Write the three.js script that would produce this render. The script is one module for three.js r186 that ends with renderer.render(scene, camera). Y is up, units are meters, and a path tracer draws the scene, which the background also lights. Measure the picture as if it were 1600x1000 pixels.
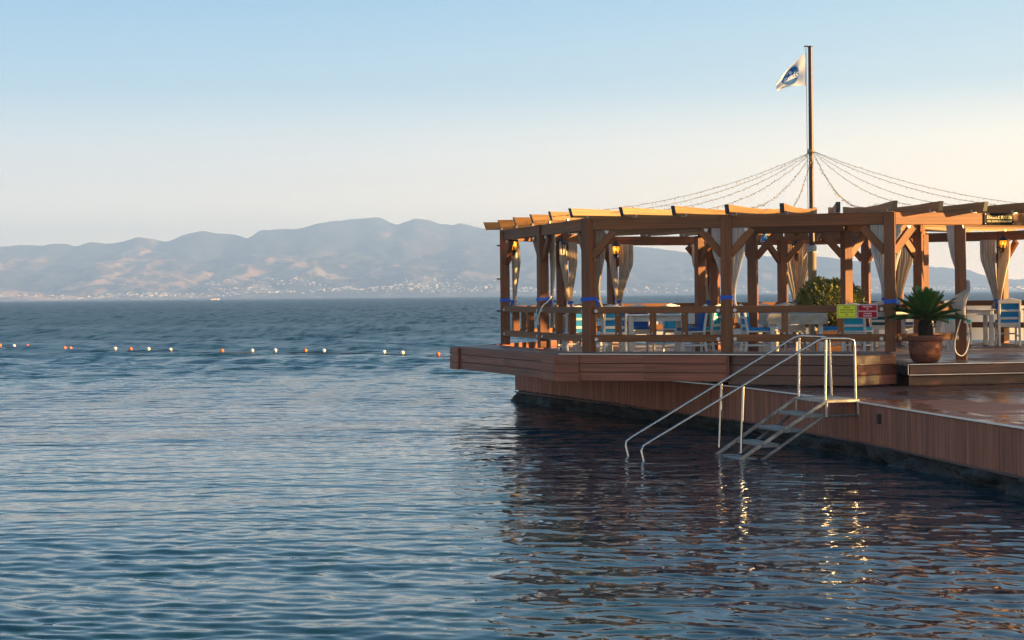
import * as THREE from 'three';
import { mergeGeometries, mergeVertices, toCreasedNormals } from 'three/addons/utils/BufferGeometryUtils.js';

// ------------------------------------------------------------------ camera, sky, sun, exposure
const scene = new THREE.Scene();
const EYE = 2.28, F = 2600, ROLL = 0.0097;
const camera = new THREE.PerspectiveCamera(2 * Math.atan(500 / F) * 180 / Math.PI, 1.6, 0.1, 40000);
camera.position.set(0, EYE, 0);
camera.rotation.set(0, 0, -ROLL);
camera.setViewOffset(1600, 1000, 0, 38.5, 1600, 1000);
const renderer = new THREE.WebGLRenderer({ antialias: true });
renderer.toneMapping = THREE.LinearToneMapping;
renderer.toneMappingExposure = 6.0;
renderer.shadowMap.enabled = true;
const SUN_EL = 8 * Math.PI / 180, SUN_AZ = [0.978, 0.21];          // x and z of the way to the sun
const SUN = new THREE.Vector3(SUN_AZ[0] * Math.cos(SUN_EL), Math.sin(SUN_EL), SUN_AZ[1] * Math.cos(SUN_EL)).normalize();
const sun = new THREE.DirectionalLight(new THREE.Color().setRGB(1, 0.61, 0.225), 5);
sun.position.copy(SUN).multiplyScalar(60).add(new THREE.Vector3(6, 0, -30));
sun.target.position.set(6, 0, -30);
sun.castShadow = true;
Object.assign(sun.shadow.camera, { left: -30, right: 30, top: 30, bottom: -30, near: 1, far: 160 });
sun.shadow.mapSize.set(2048, 2048);
scene.add(sun, sun.target);
{
  const W = 512, H = 512, d = new Float32Array(W * H * 4);
  const lerp = (a, b, t) => a.map((v, i) => v + (b[i] - v) * t);
  const key = (stops, x) => { for (let i = 1; i < stops.length; i++) if (x <= stops[i][0]) { let t = (x - stops[i - 1][0]) / (stops[i][0] - stops[i - 1][0]); return lerp(stops[i - 1][1], stops[i][1], Math.max(0, t)); } return stops[stops.length - 1][1]; };
  // linear picture values over elevation in degrees, far from the sun (cool) and towards it (warm)
  const cool = [[0, [2.5, 2.05, 1.40]], [2, [2.1, 1.82, 1.35]], [4, [1.15, 1.13, 1.07]], [7, [.50, .78, .97]], [10.5, [.28, .60, .90]], [20, [.10, .38, .69]], [45, [.09, .26, .49]], [90, [.10, .20, .38]]];
  const warm = [[0, [6.4, 4.0, 1.9]], [2, [5.6, 3.7, 1.85]], [4, [3.1, 2.3, 1.35]], [7, [1.05, 1.16, 1.08]], [10.5, [.60, .86, .98]], [20, [.42, .62, .80]], [45, [.20, .34, .52]], [90, [.11, .20, .38]]];
  for (let j = 0; j < H; j++) for (let i = 0; i < W; i++) {
    const el = ((j + .5) / H - .5) * Math.PI, az = ((i + .5) / W - .5) * 2 * Math.PI;
    const x = Math.cos(az) * Math.cos(el), z = Math.sin(az) * Math.cos(el), y = Math.sin(el);
    const hd = (x * SUN_AZ[0] + z * SUN_AZ[1]) / Math.max(1e-4, Math.hypot(x, z));
    const w = 1 / (1 + Math.exp(-(hd + 0.02) * 5.2));
    const e = Math.abs(el) * 180 / Math.PI;
    let c = lerp(key(cool, e), key(warm, e), w);
    const cs = Math.max(0, x * SUN.x + y * SUN.y + z * SUN.z), g = Math.pow(cs, 24) * 1.6;
    c = [c[0] + g, c[1] + g * .62, c[2] + g * .25];
    const k = (j * W + i) * 4;
    for (let q = 0; q < 3; q++) d[k + q] = c[q] / 6.0;
    d[k + 3] = 1;
  }
  const t = new THREE.DataTexture(d, W, H, THREE.RGBAFormat, THREE.FloatType);
  t.mapping = THREE.EquirectangularReflectionMapping; t.magFilter = t.minFilter = THREE.LinearFilter; t.wrapS = THREE.RepeatWrapping; t.needsUpdate = true;
  scene.background = t; scene.environment = t;
}
scene.fog = new THREE.FogExp2(new THREE.Color().setRGB(.28, .48, 1.0), 2.9e-4);

// ------------------------------------------------------------------ helpers
let seed = 7;
const rnd = () => { seed = (seed + 0x6d2b79f5) | 0; let t = Math.imul(seed ^ (seed >>> 15), 1 | seed); t = (t + Math.imul(t ^ (t >>> 7), 61 | t)) ^ t; return ((t ^ (t >>> 14)) >>> 0) / 4294967296; };
const rr = (a, b) => a + (b - a) * rnd();
const V = (x, y, Z) => new THREE.Vector3(x, y, -Z);                    // Z: metres away from the quay where the photographer stands
const lin = (r, g, b) => new THREE.Color().setRGB(r, g, b);
const hash = (i, j, s = 0) => { let h = Math.imul(i, 374761393) + Math.imul(j, 668265263) + Math.imul(s, 974711) | 0; h = Math.imul(h ^ (h >>> 13), 1274126177); return ((h ^ (h >>> 16)) >>> 0) / 4294967296; };
function vnoise(x, y, s = 0, px = 0, py = 0) {
  const i = Math.floor(x), j = Math.floor(y), fx = x - i, fy = y - j, u = fx * fx * (3 - 2 * fx), v = fy * fy * (3 - 2 * fy);
  const m = (a, p) => p ? ((a % p) + p) % p : a;
  const a = hash(m(i, px), m(j, py), s), b = hash(m(i + 1, px), m(j, py), s), c = hash(m(i, px), m(j + 1, py), s), d = hash(m(i + 1, px), m(j + 1, py), s);
  return a + (b - a) * u + (c - a) * v + (a - b - c + d) * u * v;
}
const fbm = (x, y, s, n = 4, px = 0, py = 0) => { let a = .5, r = 0, t = 0; for (let k = 0; k < n; k++) { r += a * vnoise(x, y, s + k, px, py); t += a; a *= .5; x *= 2; y *= 2; px *= 2; py *= 2; } return r / t; };
const smooth = (a, b, x) => { const t = Math.min(1, Math.max(0, (x - a) / (b - a))); return t * t * (3 - 2 * t); };
// the world point that stands at pixel (x, y) of the 1600-wide photograph, Z metres away
const at = (x, y, Z) => { const dx = x - 800, dy = y - 461.5; return V((dx - ROLL * dy) * Z / F, EYE - (dy + ROLL * dx) * Z / F, Z); };

const taken = {};
const numbered = (n) => { const k = taken[n] = (taken[n] ?? -1) + 1; return k ? n + '_' + String(k).padStart(3, '0') : n; };
function tag(o, label, category, group, kind) { if (label) o.userData.label = label; if (category) o.userData.category = category; if (group) o.userData.group = group; if (kind) o.userData.kind = kind; return o; }
function thing(name, label, category, pos, turn = 0, group) {
  const o = new THREE.Group(); o.name = numbered(name); if (pos) o.position.copy(pos); o.rotation.y = turn; scene.add(o);
  return tag(o, label, category, group);
}
function mesh(name, geo, mat, parent) {
  const m = new THREE.Mesh(geo, mat); m.castShadow = m.receiveShadow = true;
  m.name = parent ? name : numbered(name); (parent || scene).add(m); return m;
}
const copyOf = (o, name) => { const c = o.clone(); c.name = numbered(name); scene.add(c); return c; };

// a bar of length L along local z (centred), w across x, h along y, long edges chamfered by b; uv in metres, v along the length
function barGeo(w, h, L, b = 0.006) {
  b = Math.min(b, w * .3, h * .3);
  const x = w / 2, y = h / 2, o = [[x - b, -y], [x, -y + b], [x, y - b], [x - b, y], [-x + b, y], [-x, y - b], [-x, -y + b], [-x + b, -y]];
  const P = [], U = [], N = []; let run = 0;
  for (let i = 0; i < 8; i++) {
    const a = o[i], c = o[(i + 1) % 8], l = Math.hypot(c[0] - a[0], c[1] - a[1]), n = [(c[1] - a[1]) / l, -(c[0] - a[0]) / l, 0];
    const q = [[a, -L / 2], [c, -L / 2], [c, L / 2], [a, L / 2]], uu = [run, run + l, run + l, run];
    for (const k of [0, 1, 2, 0, 2, 3]) { P.push(q[k][0][0], q[k][0][1], q[k][1]); U.push(uu[k], q[k][1]); N.push(...n); }
    run += l;
  }
  for (const s of [-1, 1]) for (let i = 1; i < 7; i++) for (const k of s > 0 ? [0, i, i + 1] : [0, i + 1, i]) { P.push(o[k][0], o[k][1], s * L / 2); U.push(o[k][0], o[k][1]); N.push(0, 0, s); }
  const g = new THREE.BufferGeometry();
  g.setAttribute('position', new THREE.Float32BufferAttribute(P, 3)); g.setAttribute('normal', new THREE.Float32BufferAttribute(N, 3)); g.setAttribute('uv', new THREE.Float32BufferAttribute(U, 2));
  return g;
}
const shiftUV = (g, du, dv) => { const u = g.attributes.uv; for (let i = 0; i < u.count; i++) u.setXY(i, u.getX(i) + du, u.getY(i) + dv); return g; };
const orient = (z, up = new THREE.Vector3(0, 1, 0)) => { const Zv = z.clone().normalize(); let X = up.clone().cross(Zv); if (X.lengthSq() < 1e-6) X = new THREE.Vector3(1, 0, 0); X.normalize(); return new THREE.Matrix4().makeBasis(X, Zv.clone().cross(X), Zv); };
// a bar between two points as a part; w sideways, h upwards
function bar(name, a, c, w, h, mat, parent, up, b) {
  const d = c.clone().sub(a), m = mesh(name, shiftUV(barGeo(w, h, d.length(), b), rnd() * 3, rnd() * 7), mat, parent);
  m.quaternion.setFromRotationMatrix(orient(d, up)); m.position.copy(a).add(c).multiplyScalar(.5);
  return m;
}
function barAt(a, c, w, h, up, b) { const d = c.clone().sub(a), g = shiftUV(barGeo(w, h, d.length(), b), rnd() * 3, rnd() * 7); g.applyMatrix4(orient(d, up)); const m = a.clone().add(c).multiplyScalar(.5); return g.translate(m.x, m.y, m.z); }
const tube = (pts, r, n = 24, k = 8, closed = false, tension = .5) => new THREE.TubeGeometry(new THREE.CatmullRomCurve3(pts, closed, 'catmullrom', tension), n, r, k, closed);
// straight pipe runs with rounded corners
function pipe(pts, r, bend = 0.06, k = 10) {
  const path = new THREE.CurvePath();
  let p = pts[0];
  for (let i = 1; i < pts.length; i++) {
    if (i === pts.length - 1) { path.add(new THREE.LineCurve3(p, pts[i])); break; }
    const a = pts[i].clone().add(p.clone().sub(pts[i]).setLength(bend)), c = pts[i].clone().add(pts[i + 1].clone().sub(pts[i]).setLength(bend));
    path.add(new THREE.LineCurve3(p, a)); path.add(new THREE.QuadraticBezierCurve3(a, pts[i], c)); p = c;
  }
  return new THREE.TubeGeometry(path, 60, r, k, false);
}
const lathe = (pts, n = 24) => new THREE.LatheGeometry(pts.map(([x, y]) => new THREE.Vector2(x, y)), n);

// ------------------------------------------------------------------ textures
function dataTex(w, h, f, srgb, repU = 1, repV = 1) {
  const d = new Uint8Array(w * h * 4);
  for (let j = 0; j < h; j++) for (let i = 0; i < w; i++) { const c = f(i / w, j / h), k = (j * w + i) * 4; d[k] = c[0]; d[k + 1] = c[1]; d[k + 2] = c[2]; d[k + 3] = 255; }
  const t = new THREE.DataTexture(d, w, h); t.wrapS = t.wrapT = THREE.RepeatWrapping; t.magFilter = THREE.LinearFilter; t.minFilter = THREE.LinearFilter;
  if (srgb) t.colorSpace = THREE.SRGBColorSpace; t.repeat.set(repU, repV); t.needsUpdate = true; return t;
}
const g255 = (v) => Math.max(0, Math.min(255, v * 255));
// wood-plastic board: streaks along v, faint blotches, dust specks; the tile is 0.6 m across and 3 m along
const grain = dataTex(512, 512, (u, v) => {
  let s = .5 * fbm(u * 64, v * 4, 3, 3, 64, 4) + .3 * fbm(u * 16, v * 3, 9, 3, 16, 3) + .2 * fbm(u * 5, v * 6, 21, 4, 5, 6);
  const speck = vnoise(u * 128, v * 128, 40, 128, 128) > .93 ? -.1 : 0;
  const m = .70 + .5 * (s - .5) * 1.3 + .1 + speck, w = fbm(u * 4, v * 5, 33, 3, 4, 5) - .5;
  return [g255(m + w * .10), g255(m + w * .02), g255(m - w * .06)];
}, true, 1 / .6, 1 / 3);
const grainBump = dataTex(512, 512, (u, v) => { const s = .7 * fbm(u * 64, v * 3, 3, 2, 64, 3) + .3 * fbm(u * 20, v * 20, 5, 3, 20, 20); const q = g255(s); return [q, q, q]; }, false, 1 / .6, 1 / 3);
// fluted post skin: fine grooves along v
const fluted = dataTex(256, 64, (u, v) => { const p = (u * 12) % 1; const q = g255(.55 + .3 * fbm(u * 32, v * 4, 6, 2, 32, 4) - (p < .16 ? .5 : 0)); return [q, q, q]; }, false, 1 / .19, 1);
// wet and dry patches on the lower boards, tile 5 m
const wetRough = dataTex(512, 512, (u, v) => { const n = fbm(u * 9, v * 5, 71, 4, 9, 5), f = fbm(u * 60, v * 18, 77, 3, 60, 18); const r = .10 + .42 * smooth(.42, .60, n) + .16 * (f - .5); const q = g255(r); return [q, q, q]; }, false, 1 / 5, 1 / 5);
const dampRough = dataTex(512, 512, (u, v) => { const n = fbm(u * 8, v * 5, 91, 4, 8, 5), f = fbm(u * 60, v * 18, 97, 3, 60, 18); const q = g255(.26 + .35 * smooth(.38, .62, n) + .2 * (f - .5)); return [q, q, q]; }, false, 1 / 5, 1 / 5);
const blotch = (s, amp, a = 6, base = .85) => dataTex(256, 256, (u, v) => { const n = fbm(u * a, v * a, s, 5, a, a) - .5, f = fbm(u * a * 8, v * a * 8, s + 9, 2, a * 8, a * 8) - .5, q = g255(base + amp * n + amp * .5 * f); return [q, q, q]; }, true);
const roughBlotch = (s, lo, hi) => dataTex(256, 256, (u, v) => { const n = fbm(u * 6, v * 6, s, 5, 6, 6), q = g255(lo + (hi - lo) * smooth(.3, .7, n)); return [q, q, q]; }, false);

// ------------------------------------------------------------------ materials
const std = (o) => new THREE.MeshStandardMaterial(o);
const woodM = (c, rough = .62, o = {}) => std({ color: c, map: grain, bumpMap: grainBump, bumpScale: .0015, roughness: rough, ...o });
const M = {};
M.frames = [lin(.31, .104, .022), lin(.28, .093, .020), lin(.33, .114, .024), lin(.30, .104, .024)].map((c) => woodM(c));
M.post = woodM(lin(.30, .100, .030), .6, { bumpMap: fluted, bumpScale: .004 });
M.rafters = [lin(.38, .17, .030), lin(.35, .152, .026), lin(.40, .185, .034)].map((c) => woodM(c, .6));
M.cap = std({ color: lin(.008, .007, .007), roughness: .5 });
M.fascia = [lin(.40, .125, .066), lin(.36, .112, .058), lin(.43, .14, .075), lin(.385, .125, .07)].map((c) => woodM(c, .55));
M.fasciaOld = [lin(.15, .046, .028), lin(.12, .038, .024), lin(.175, .056, .033)].map((c) => woodM(c, .34));
M.ledge = [lin(.20, .115, .085), lin(.175, .10, .075), lin(.22, .13, .095)].map((c) => woodM(c, .5));
M.floor = [lin(.13, .075, .058), lin(.11, .062, .048), lin(.15, .09, .07)].map((c) => woodM(c, 1, { roughnessMap: dampRough }));
M.wet = [lin(.14, .046, .030), lin(.115, .038, .026), lin(.165, .056, .038), lin(.13, .046, .033)].map((c) => woodM(c, 1, { roughnessMap: wetRough }));
M.clad = woodM(lin(.58, .19, .10), .6);
M.rust = woodM(lin(.21, .10, .075), .6);
M.steel = std({ color: lin(.42, .40, .38), metalness: 1, roughness: .27 });
M.steelDull = std({ color: lin(.42, .40, .38), metalness: 1, roughness: .42, map: blotch(5, .5) });
M.trim = std({ color: lin(.66, .64, .62), metalness: .85, roughness: .32 });
M.galv = std({ color: lin(.55, .52, .49), metalness: .4, roughness: .45 });
M.iron = std({ color: lin(.012, .011, .010), roughness: .45, metalness: .3 });
M.white = std({ color: lin(.70, .69, .67), roughness: .5, map: blotch(15, .14, 4, .93) });
M.blue = std({ color: lin(.008, .21, .50), roughness: .85 });
M.navy = std({ color: lin(.008, .07, .27), roughness: .9 });
M.teal = std({ color: lin(.012, .33, .47), roughness: .85 });
M.ribbon = std({ color: lin(.008, .085, .50), roughness: .6, side: THREE.DoubleSide });
M.curtain = new THREE.MeshPhysicalMaterial({ color: lin(.66, .56, .44), roughness: 1, transmission: .25, thickness: 0, side: THREE.DoubleSide, map: blotch(23, .16, 5, .92) });
M.sheer = new THREE.MeshPhysicalMaterial({ color: lin(.78, .76, .73), roughness: 1, transmission: .5, thickness: 0, side: THREE.DoubleSide });
M.linen = std({ color: lin(.50, .43, .34), roughness: .95, side: THREE.DoubleSide, map: blotch(31, .15, 6, .92) });
M.screen = new THREE.MeshPhysicalMaterial({ color: lin(.80, .80, .80), roughness: .8, transmission: .45, thickness: 0, side: THREE.DoubleSide });
M.terracotta = std({ color: lin(.30, .085, .035), roughness: .7, map: blotch(47, .6, 5, .8), bumpMap: blotch(48, .6, 8, .6), bumpScale: .006 });
M.soil = std({ color: lin(.03, .02, .014), roughness: 1 });
M.trunk = std({ color: lin(.012, .009, .007), roughness: .95 });
M.bark = std({ color: lin(.10, .07, .045), roughness: .95, map: blotch(51, .5) });
M.frond = new THREE.MeshPhysicalMaterial({ color: lin(.040, .11, .018), roughness: .42, transmission: .12, thickness: 0, side: THREE.DoubleSide });
M.frondPale = new THREE.MeshPhysicalMaterial({ color: lin(.055, .12, .02), roughness: .45, transmission: .15, thickness: 0, side: THREE.DoubleSide });
M.leaf = new THREE.MeshPhysicalMaterial({ color: lin(1, 1, 1), vertexColors: true, roughness: .5, transmission: .3, thickness: 0, side: THREE.DoubleSide });
M.pole = std({ color: lin(.075, .022, .012), roughness: .45, map: blotch(61, .3) });
M.poleLow = std({ color: lin(.26, .19, .10), roughness: .6, map: blotch(62, .4) });
M.rope = std({ color: lin(.62, .60, .55), roughness: .9 });
M.wire = std({ color: lin(.03, .035, .03), roughness: .7 });
M.bulb = std({ color: lin(.30, .23, .13), roughness: .3 });
M.rock = std({ color: lin(.020, .018, .014), roughness: .7, map: blotch(71, .9, 8, .7), bumpMap: blotch(72, .9, 8, .6), bumpScale: .03 });
M.amber = new THREE.MeshPhysicalMaterial({ color: lin(.95, .66, .22), roughness: .12, transmission: .7, thickness: 0, side: THREE.DoubleSide });
M.clear = new THREE.MeshPhysicalMaterial({ color: lin(.92, .90, .86), roughness: .08, transmission: .85, thickness: 0, side: THREE.DoubleSide });
M.flame = std({ color: lin(1, .7, .3), emissive: lin(1, .62, .16), emissiveIntensity: .45, roughness: .5 });
M.grey = std({ color: lin(.42, .38, .34), roughness: .8, map: grain });
const pick = (a) => a[Math.floor(rnd() * a.length)];

// ------------------------------------------------------------------ levels and plan
const Y_DOCK = .76, Y_FLOOR = 1.11, Y_LEDGE = 1.28, Y_BEAM = 3.40, BEAM_H = .205;
const K = [[-.14, 33.85], [1.34, 29.03], [6.30, 27.72], [10.9, 29.4], [12.85, 33.5], [11.0, 37.3], [6.70, 39.2], [2.30, 38.1]];     // outer posts
const CEN = [6.05, 33.5];
const INNER = []; for (let i = 0; i < 8; i++) { const a = (-174.3 + 45 * i) * Math.PI / 180; INNER.push([CEN[0] + 2.3 * Math.cos(a), CEN[1] + 2.3 * Math.sin(a)]); }   // same order as K
const mix2 = (a, b, t) => [a[0] + (b[0] - a[0]) * t, a[1] + (b[1] - a[1]) * t];
const PIER_EDGE = [[.07, 35.9], [3.75, 27.0], [4.83, 23.05], [5.68, 18.45], [6.35, 13.5], [6.9, 8], [7.2, 2]];
const edgeX = (Z) => { for (let i = 1; i < PIER_EDGE.length; i++) if (Z >= PIER_EDGE[i][1]) { const a = PIER_EDGE[i - 1], b = PIER_EDGE[i]; return a[0] + (b[0] - a[0]) * (Z - a[1]) / (b[1] - a[1]); } return 7.2; };

// ------------------------------------------------------------------ sea
{
  const xs = [], zs = [];
  let x = -5.5; while (x < 8.5) { xs.push(x); x += .042; }
  { let s = .05, a = 8.5; while (a < 2040) { s *= a < 60 ? 1.035 : 1.045; xs.push(a); a += s; } xs.push(2040); s = .05; a = -5.5; while (a > -2300) { a -= s; s *= a > -60 ? 1.022 : 1.045; xs.unshift(a); } }
  for (const z of [-40, -20, -8, 0, 3, 5, 7, 8.5, 9.5, 10]) zs.push(z);
  let z = 10.1; while (z < 5500) { zs.push(z); z += z < 15 ? .032 : z < 24 ? .045 : Math.min(Math.max(.048, .00007 * z * z), .010 * z); }
  const waves = [];
  const addBand = (n, l0, l1, slope, spread, drift) => { for (let i = 0; i < n; i++) { const L = l0 * Math.pow(l1 / l0, (i + rnd()) / n), a = drift + (rnd() + rnd() - 1) * spread, k = 2 * Math.PI / L; waves.push([Math.sin(a) * k, Math.cos(a) * k, slope * Math.SQRT2 / Math.sqrt(n) / k, rnd() * 6.283, L]); } };
  addBand(26, .10, .22, .066, .95, .14); addBand(18, .22, .45, .048, .85, .10); addBand(10, .45, 1.2, .016, .7, -.05); addBand(6, 1.4, 6, .006, .6, .1);
  const nx = xs.length, nz = zs.length, P = new Float32Array(nx * nz * 3), U = new Float32Array(nx * nz * 2), I = [];
  for (let j = 0; j < nz; j++) for (let i = 0; i < nx; i++) {
    const X = xs[i], Z = zs[j], dx = Math.max(xs[Math.min(nx - 1, i + 1)] - X, .05), dz = Math.max(zs[Math.min(nz - 1, j + 1)] - Z, .045), sp = Math.max(dx, dz);
    let h = 0;
    if (Z > 9.4 && Z < 3500) {
      const wx = X + .8 * (fbm(X * .3, Z * .3, 11, 2) - .5), wz = Z + .7 * (fbm(X * .33, Z * .33, 13, 2) - .5);
      const gust = .62 + .76 * fbm(X * .09 + 3, Z * .05, 17, 3), gust2 = .6 + .8 * fbm(X * .22, Z * .16, 19, 2), open = .55 + 1.25 * (1 - smooth(11, 19, Z)) + .8 * smooth(25, 45, Z); 
      for (const [kx, kz, a, p, L] of waves) { const t = Math.min(6.283 / (Math.abs(kz) * dz + 1e-6), 6.283 / (Math.abs(kx) * dx + 1e-6)); const f = t < 2.6 ? 0 : t < 5 ? (t - 2.6) / 2.4 : 1; if (!f) continue; const s = Math.sin(kx * wx + kz * wz + p); h += a * f * (L < 1.1 ? gust * gust2 : gust) * open * (s + .22 * (s * s - .5)); }
      const rough = smooth(28, 85, Z) * (.7 + .6 * fbm(X * .03, Z * .02, 23, 3));
      if (rough > 0) for (let o = -1; o < 6; o++) {
        const L = 1.1 * Math.pow(1.9, o), r = L / dz, wgt = smooth(3, 5, r) * (1 - smooth(16, 34, r)) * smooth(.7, 1.6, L / dx * .8); if (wgt <= 0) continue;
        h += wgt * rough * Math.min(.3, (L < 2.4 ? .30 : .13) * L) * (fbm(wx / (L * .85) + o * 17.3, wz / (L * .5) + o * 5.1, 41 + o, 2) - .5);
      }
      h *= smooth(9.4, 10.4, Z);
    }
    const k = j * nx + i; P[k * 3] = X; P[k * 3 + 1] = h; P[k * 3 + 2] = -Z; U[k * 2] = X; U[k * 2 + 1] = Z;
  }
  for (let j = 0; j < nz - 1; j++) for (let i = 0; i < nx - 1; i++) { const a = j * nx + i, b = a + 1, c = a + nx, d = c + 1; I.push(a, b, c, b, d, c); }
  const g = new THREE.BufferGeometry();
  g.setAttribute('position', new THREE.BufferAttribute(P, 3)); g.setAttribute('uv', new THREE.BufferAttribute(U, 2)); g.setIndex(I); g.computeVertexNormals();
  // tiling wave heights for what the mesh is too coarse to carry
  const field = (S, n, lo, hi, sd) => {
    const w = []; for (let i = 0; i < n; i++) { const m = lo * Math.pow(hi / lo, rnd()), a = (rnd() + rnd() - 1) * 1.05 + .08, kx = Math.round(m * Math.sin(a)), kz = Math.max(1, Math.round(m * Math.cos(a))); w.push([kx, kz, 1 / Math.hypot(kx, kz), rnd() * 6.283]); }
    const H = new Float32Array(S * S); for (let j = 0; j < S; j++) for (let i = 0; i < S; i++) { let h = 0; const q = .4 + 1.2 * fbm(i / S * 5, j / S * 8, sd, 3, 5, 8); for (const [a, b, m, p] of w) { const s = Math.sin(6.28318 * (a * i + b * j) / S + p); h += m * (s + .25 * s * s); } H[j * S + i] = h * q; }
    return H;
  };
  const S = 1024, H1 = field(S, 40, 8, 60, 5), H2 = field(S, 44, 5, 60, 15);
  let lo = 1e9, hi = -1e9; for (const v of H1) { lo = Math.min(lo, v); hi = Math.max(hi, v); }
  const d1 = new Uint8Array(S * S * 4); for (let i = 0; i < S * S; i++) { d1[i * 4] = d1[i * 4 + 1] = d1[i * 4 + 2] = (H1[i] - lo) / (hi - lo) * 255; d1[i * 4 + 3] = 255; }
  const bump = new THREE.DataTexture(d1, S, S); bump.wrapS = bump.wrapT = THREE.RepeatWrapping; bump.magFilter = THREE.LinearFilter; bump.repeat.set(1 / 9.7, 1 / 9.7); bump.needsUpdate = true;
  const d2 = new Uint8Array(S * S * 4); let rms = 0;
  const sl = (j, i) => [H2[j * S + (i + 1) % S] - H2[j * S + (i + S - 1) % S], H2[((j + 1) % S) * S + i] - H2[((j + S - 1) % S) * S + i]];
  for (let j = 0; j < S; j += 7) for (let i = 0; i < S; i += 7) { const [a, b] = sl(j, i); rms += a * a + b * b; }
  rms = Math.sqrt(rms / Math.ceil(S / 7) ** 2);
  for (let j = 0; j < S; j++) for (let i = 0; i < S; i++) { let [a, b] = sl(j, i); a *= .17 / rms; b *= .17 / rms; const n = Math.hypot(a, b, 1), k = (j * S + i) * 4; d2[k] = (-a / n * .5 + .5) * 255; d2[k + 1] = (-b / n * .5 + .5) * 255; d2[k + 2] = (1 / n * .5 + .5) * 255; d2[k + 3] = 255; }
  const norm = new THREE.DataTexture(d2, S, S); norm.wrapS = norm.wrapT = THREE.RepeatWrapping; norm.magFilter = THREE.LinearFilter; norm.repeat.set(1 / 27, 1 / 27); norm.needsUpdate = true;
  // offshore chop: tilts about half a metre wide, strung out along the wind; tile 24 by 160 m
  const d3 = new Uint8Array(512 * 512 * 4);
  for (let j = 0; j < 512; j++) for (let i = 0; i < 512; i++) { const u = i / 512, v = j / 512, b = .62 * (fbm(u * 52, v * 36, 201, 3, 52, 36) - .5) + .25 * (fbm(u * 14, v * 20, 211, 2, 14, 20) - .5), a = .3 * (fbm(u * 52, v * 36, 221, 2, 52, 36) - .5), n = Math.hypot(a, b, 1), k = (j * 512 + i) * 4; d3[k] = (-a / n * .5 + .5) * 255; d3[k + 1] = (-b / n * .5 + .5) * 255; d3[k + 2] = (1 / n * .5 + .5) * 255; d3[k + 3] = 255; }
  const chop = new THREE.DataTexture(d3, 512, 512); chop.wrapS = chop.wrapT = THREE.RepeatWrapping; chop.magFilter = THREE.LinearFilter; chop.repeat.set(1 / 24, 1 / 160); chop.needsUpdate = true;
  const sea = thing('sea'); tag(sea, 'rippled blue sea reaching to the far mountains', 'sea', null, 'structure');
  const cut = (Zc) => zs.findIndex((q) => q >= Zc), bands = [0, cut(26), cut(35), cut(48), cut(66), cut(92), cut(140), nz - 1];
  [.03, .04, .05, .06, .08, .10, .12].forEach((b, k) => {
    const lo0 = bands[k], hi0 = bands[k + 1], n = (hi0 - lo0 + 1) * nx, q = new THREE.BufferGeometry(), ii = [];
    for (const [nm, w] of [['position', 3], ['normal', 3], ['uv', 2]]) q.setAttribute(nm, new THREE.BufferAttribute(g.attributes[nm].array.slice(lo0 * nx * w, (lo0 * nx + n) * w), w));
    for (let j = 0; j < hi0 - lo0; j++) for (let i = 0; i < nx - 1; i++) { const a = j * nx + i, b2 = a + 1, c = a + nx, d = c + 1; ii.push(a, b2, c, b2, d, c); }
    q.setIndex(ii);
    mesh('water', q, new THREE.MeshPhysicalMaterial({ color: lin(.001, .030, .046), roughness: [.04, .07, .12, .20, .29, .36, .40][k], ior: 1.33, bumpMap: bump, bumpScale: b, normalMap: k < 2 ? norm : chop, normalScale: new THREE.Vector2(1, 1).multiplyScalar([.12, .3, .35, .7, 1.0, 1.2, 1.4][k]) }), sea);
  });
}

// ------------------------------------------------------------------ far mountains and the town on their shore
const RIDGE = [[-400, 392], [-200, 378], [0, 386], [38, 381], [66, 383], [90, 379], [118, 384.6], [145, 378], [190, 377], [217, 371], [260, 378], [300, 366], [323, 363.7], [340, 366.5], [370, 367.5], [386, 371], [410, 358], [470, 356], [500, 347.5], [530, 343.8], [570, 343.8], [593, 341.4], [622, 348.5], [648, 341.4], [665, 343.8], [690, 350.4], [705, 352.3], [720, 349.5], [760, 355.6], [850, 364], [930, 372], [985, 384], [1050, 390], [1110, 396], [1190, 400], [1290, 402], [1345, 405.6], [1415, 413], [1465, 417.6], [1490, 421], [1510, 425], [1530, 432], [1550, 435.5], [1600, 436.5], [1750, 440], [2000, 438]];
const SHORE = 4800, CREST = 6400;
const ridgeH = (X) => { const px = 800 + X / CREST * F; let i = 1; while (i < RIDGE.length - 1 && px > RIDGE[i][0]) i++; const a = RIDGE[i - 1], b = RIDGE[i], t = Math.min(1, Math.max(0, (px - a[0]) / (b[0] - a[0]))); const s = t * t * (3 - 2 * t) * .5 + t * .5; return (469.3 - .0097 * px - (a[1] + (b[1] - a[1]) * s)) / F * CREST; };
function landH(X, Z) {
  const t = (Z - SHORE - 160 * (fbm(X / 900, 3.3, 81, 3) - .5)) / (CREST - SHORE);
  if (t < 0) return -3;
  const bx = X + 500 * (fbm(X / 1500, Z / 1500, 83, 3) - .5) * (1 - Math.min(1, t));
  const ridged = 1 - Math.abs(2 * fbm(X / 520, Z / 900, 85, 5) - 1);
  const up = t < 1 ? .06 * t + .94 * Math.pow(t, 1.9) : Math.max(.1, 1 - (t - 1) * 1.6);
  const wild = Math.min(1, t) * (1 - Math.min(1, t)) * 4;
  return 2 + 9 * (fbm(X / 60, Z / 240, 88, 3) - .5) * smooth(.3, .9, t) + ridgeH(bx) * (up * (1 + .0 * t) + wild * (.30 * (ridged - .70) + .16 * (1 - Math.abs(2 * fbm(X / 210 + 7, Z / 300, 89, 4) - 1) - .72))) + 22 * (fbm(X / 110, Z / 110, 87, 5) - .5) * smooth(.02, .3, t);
}
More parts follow.
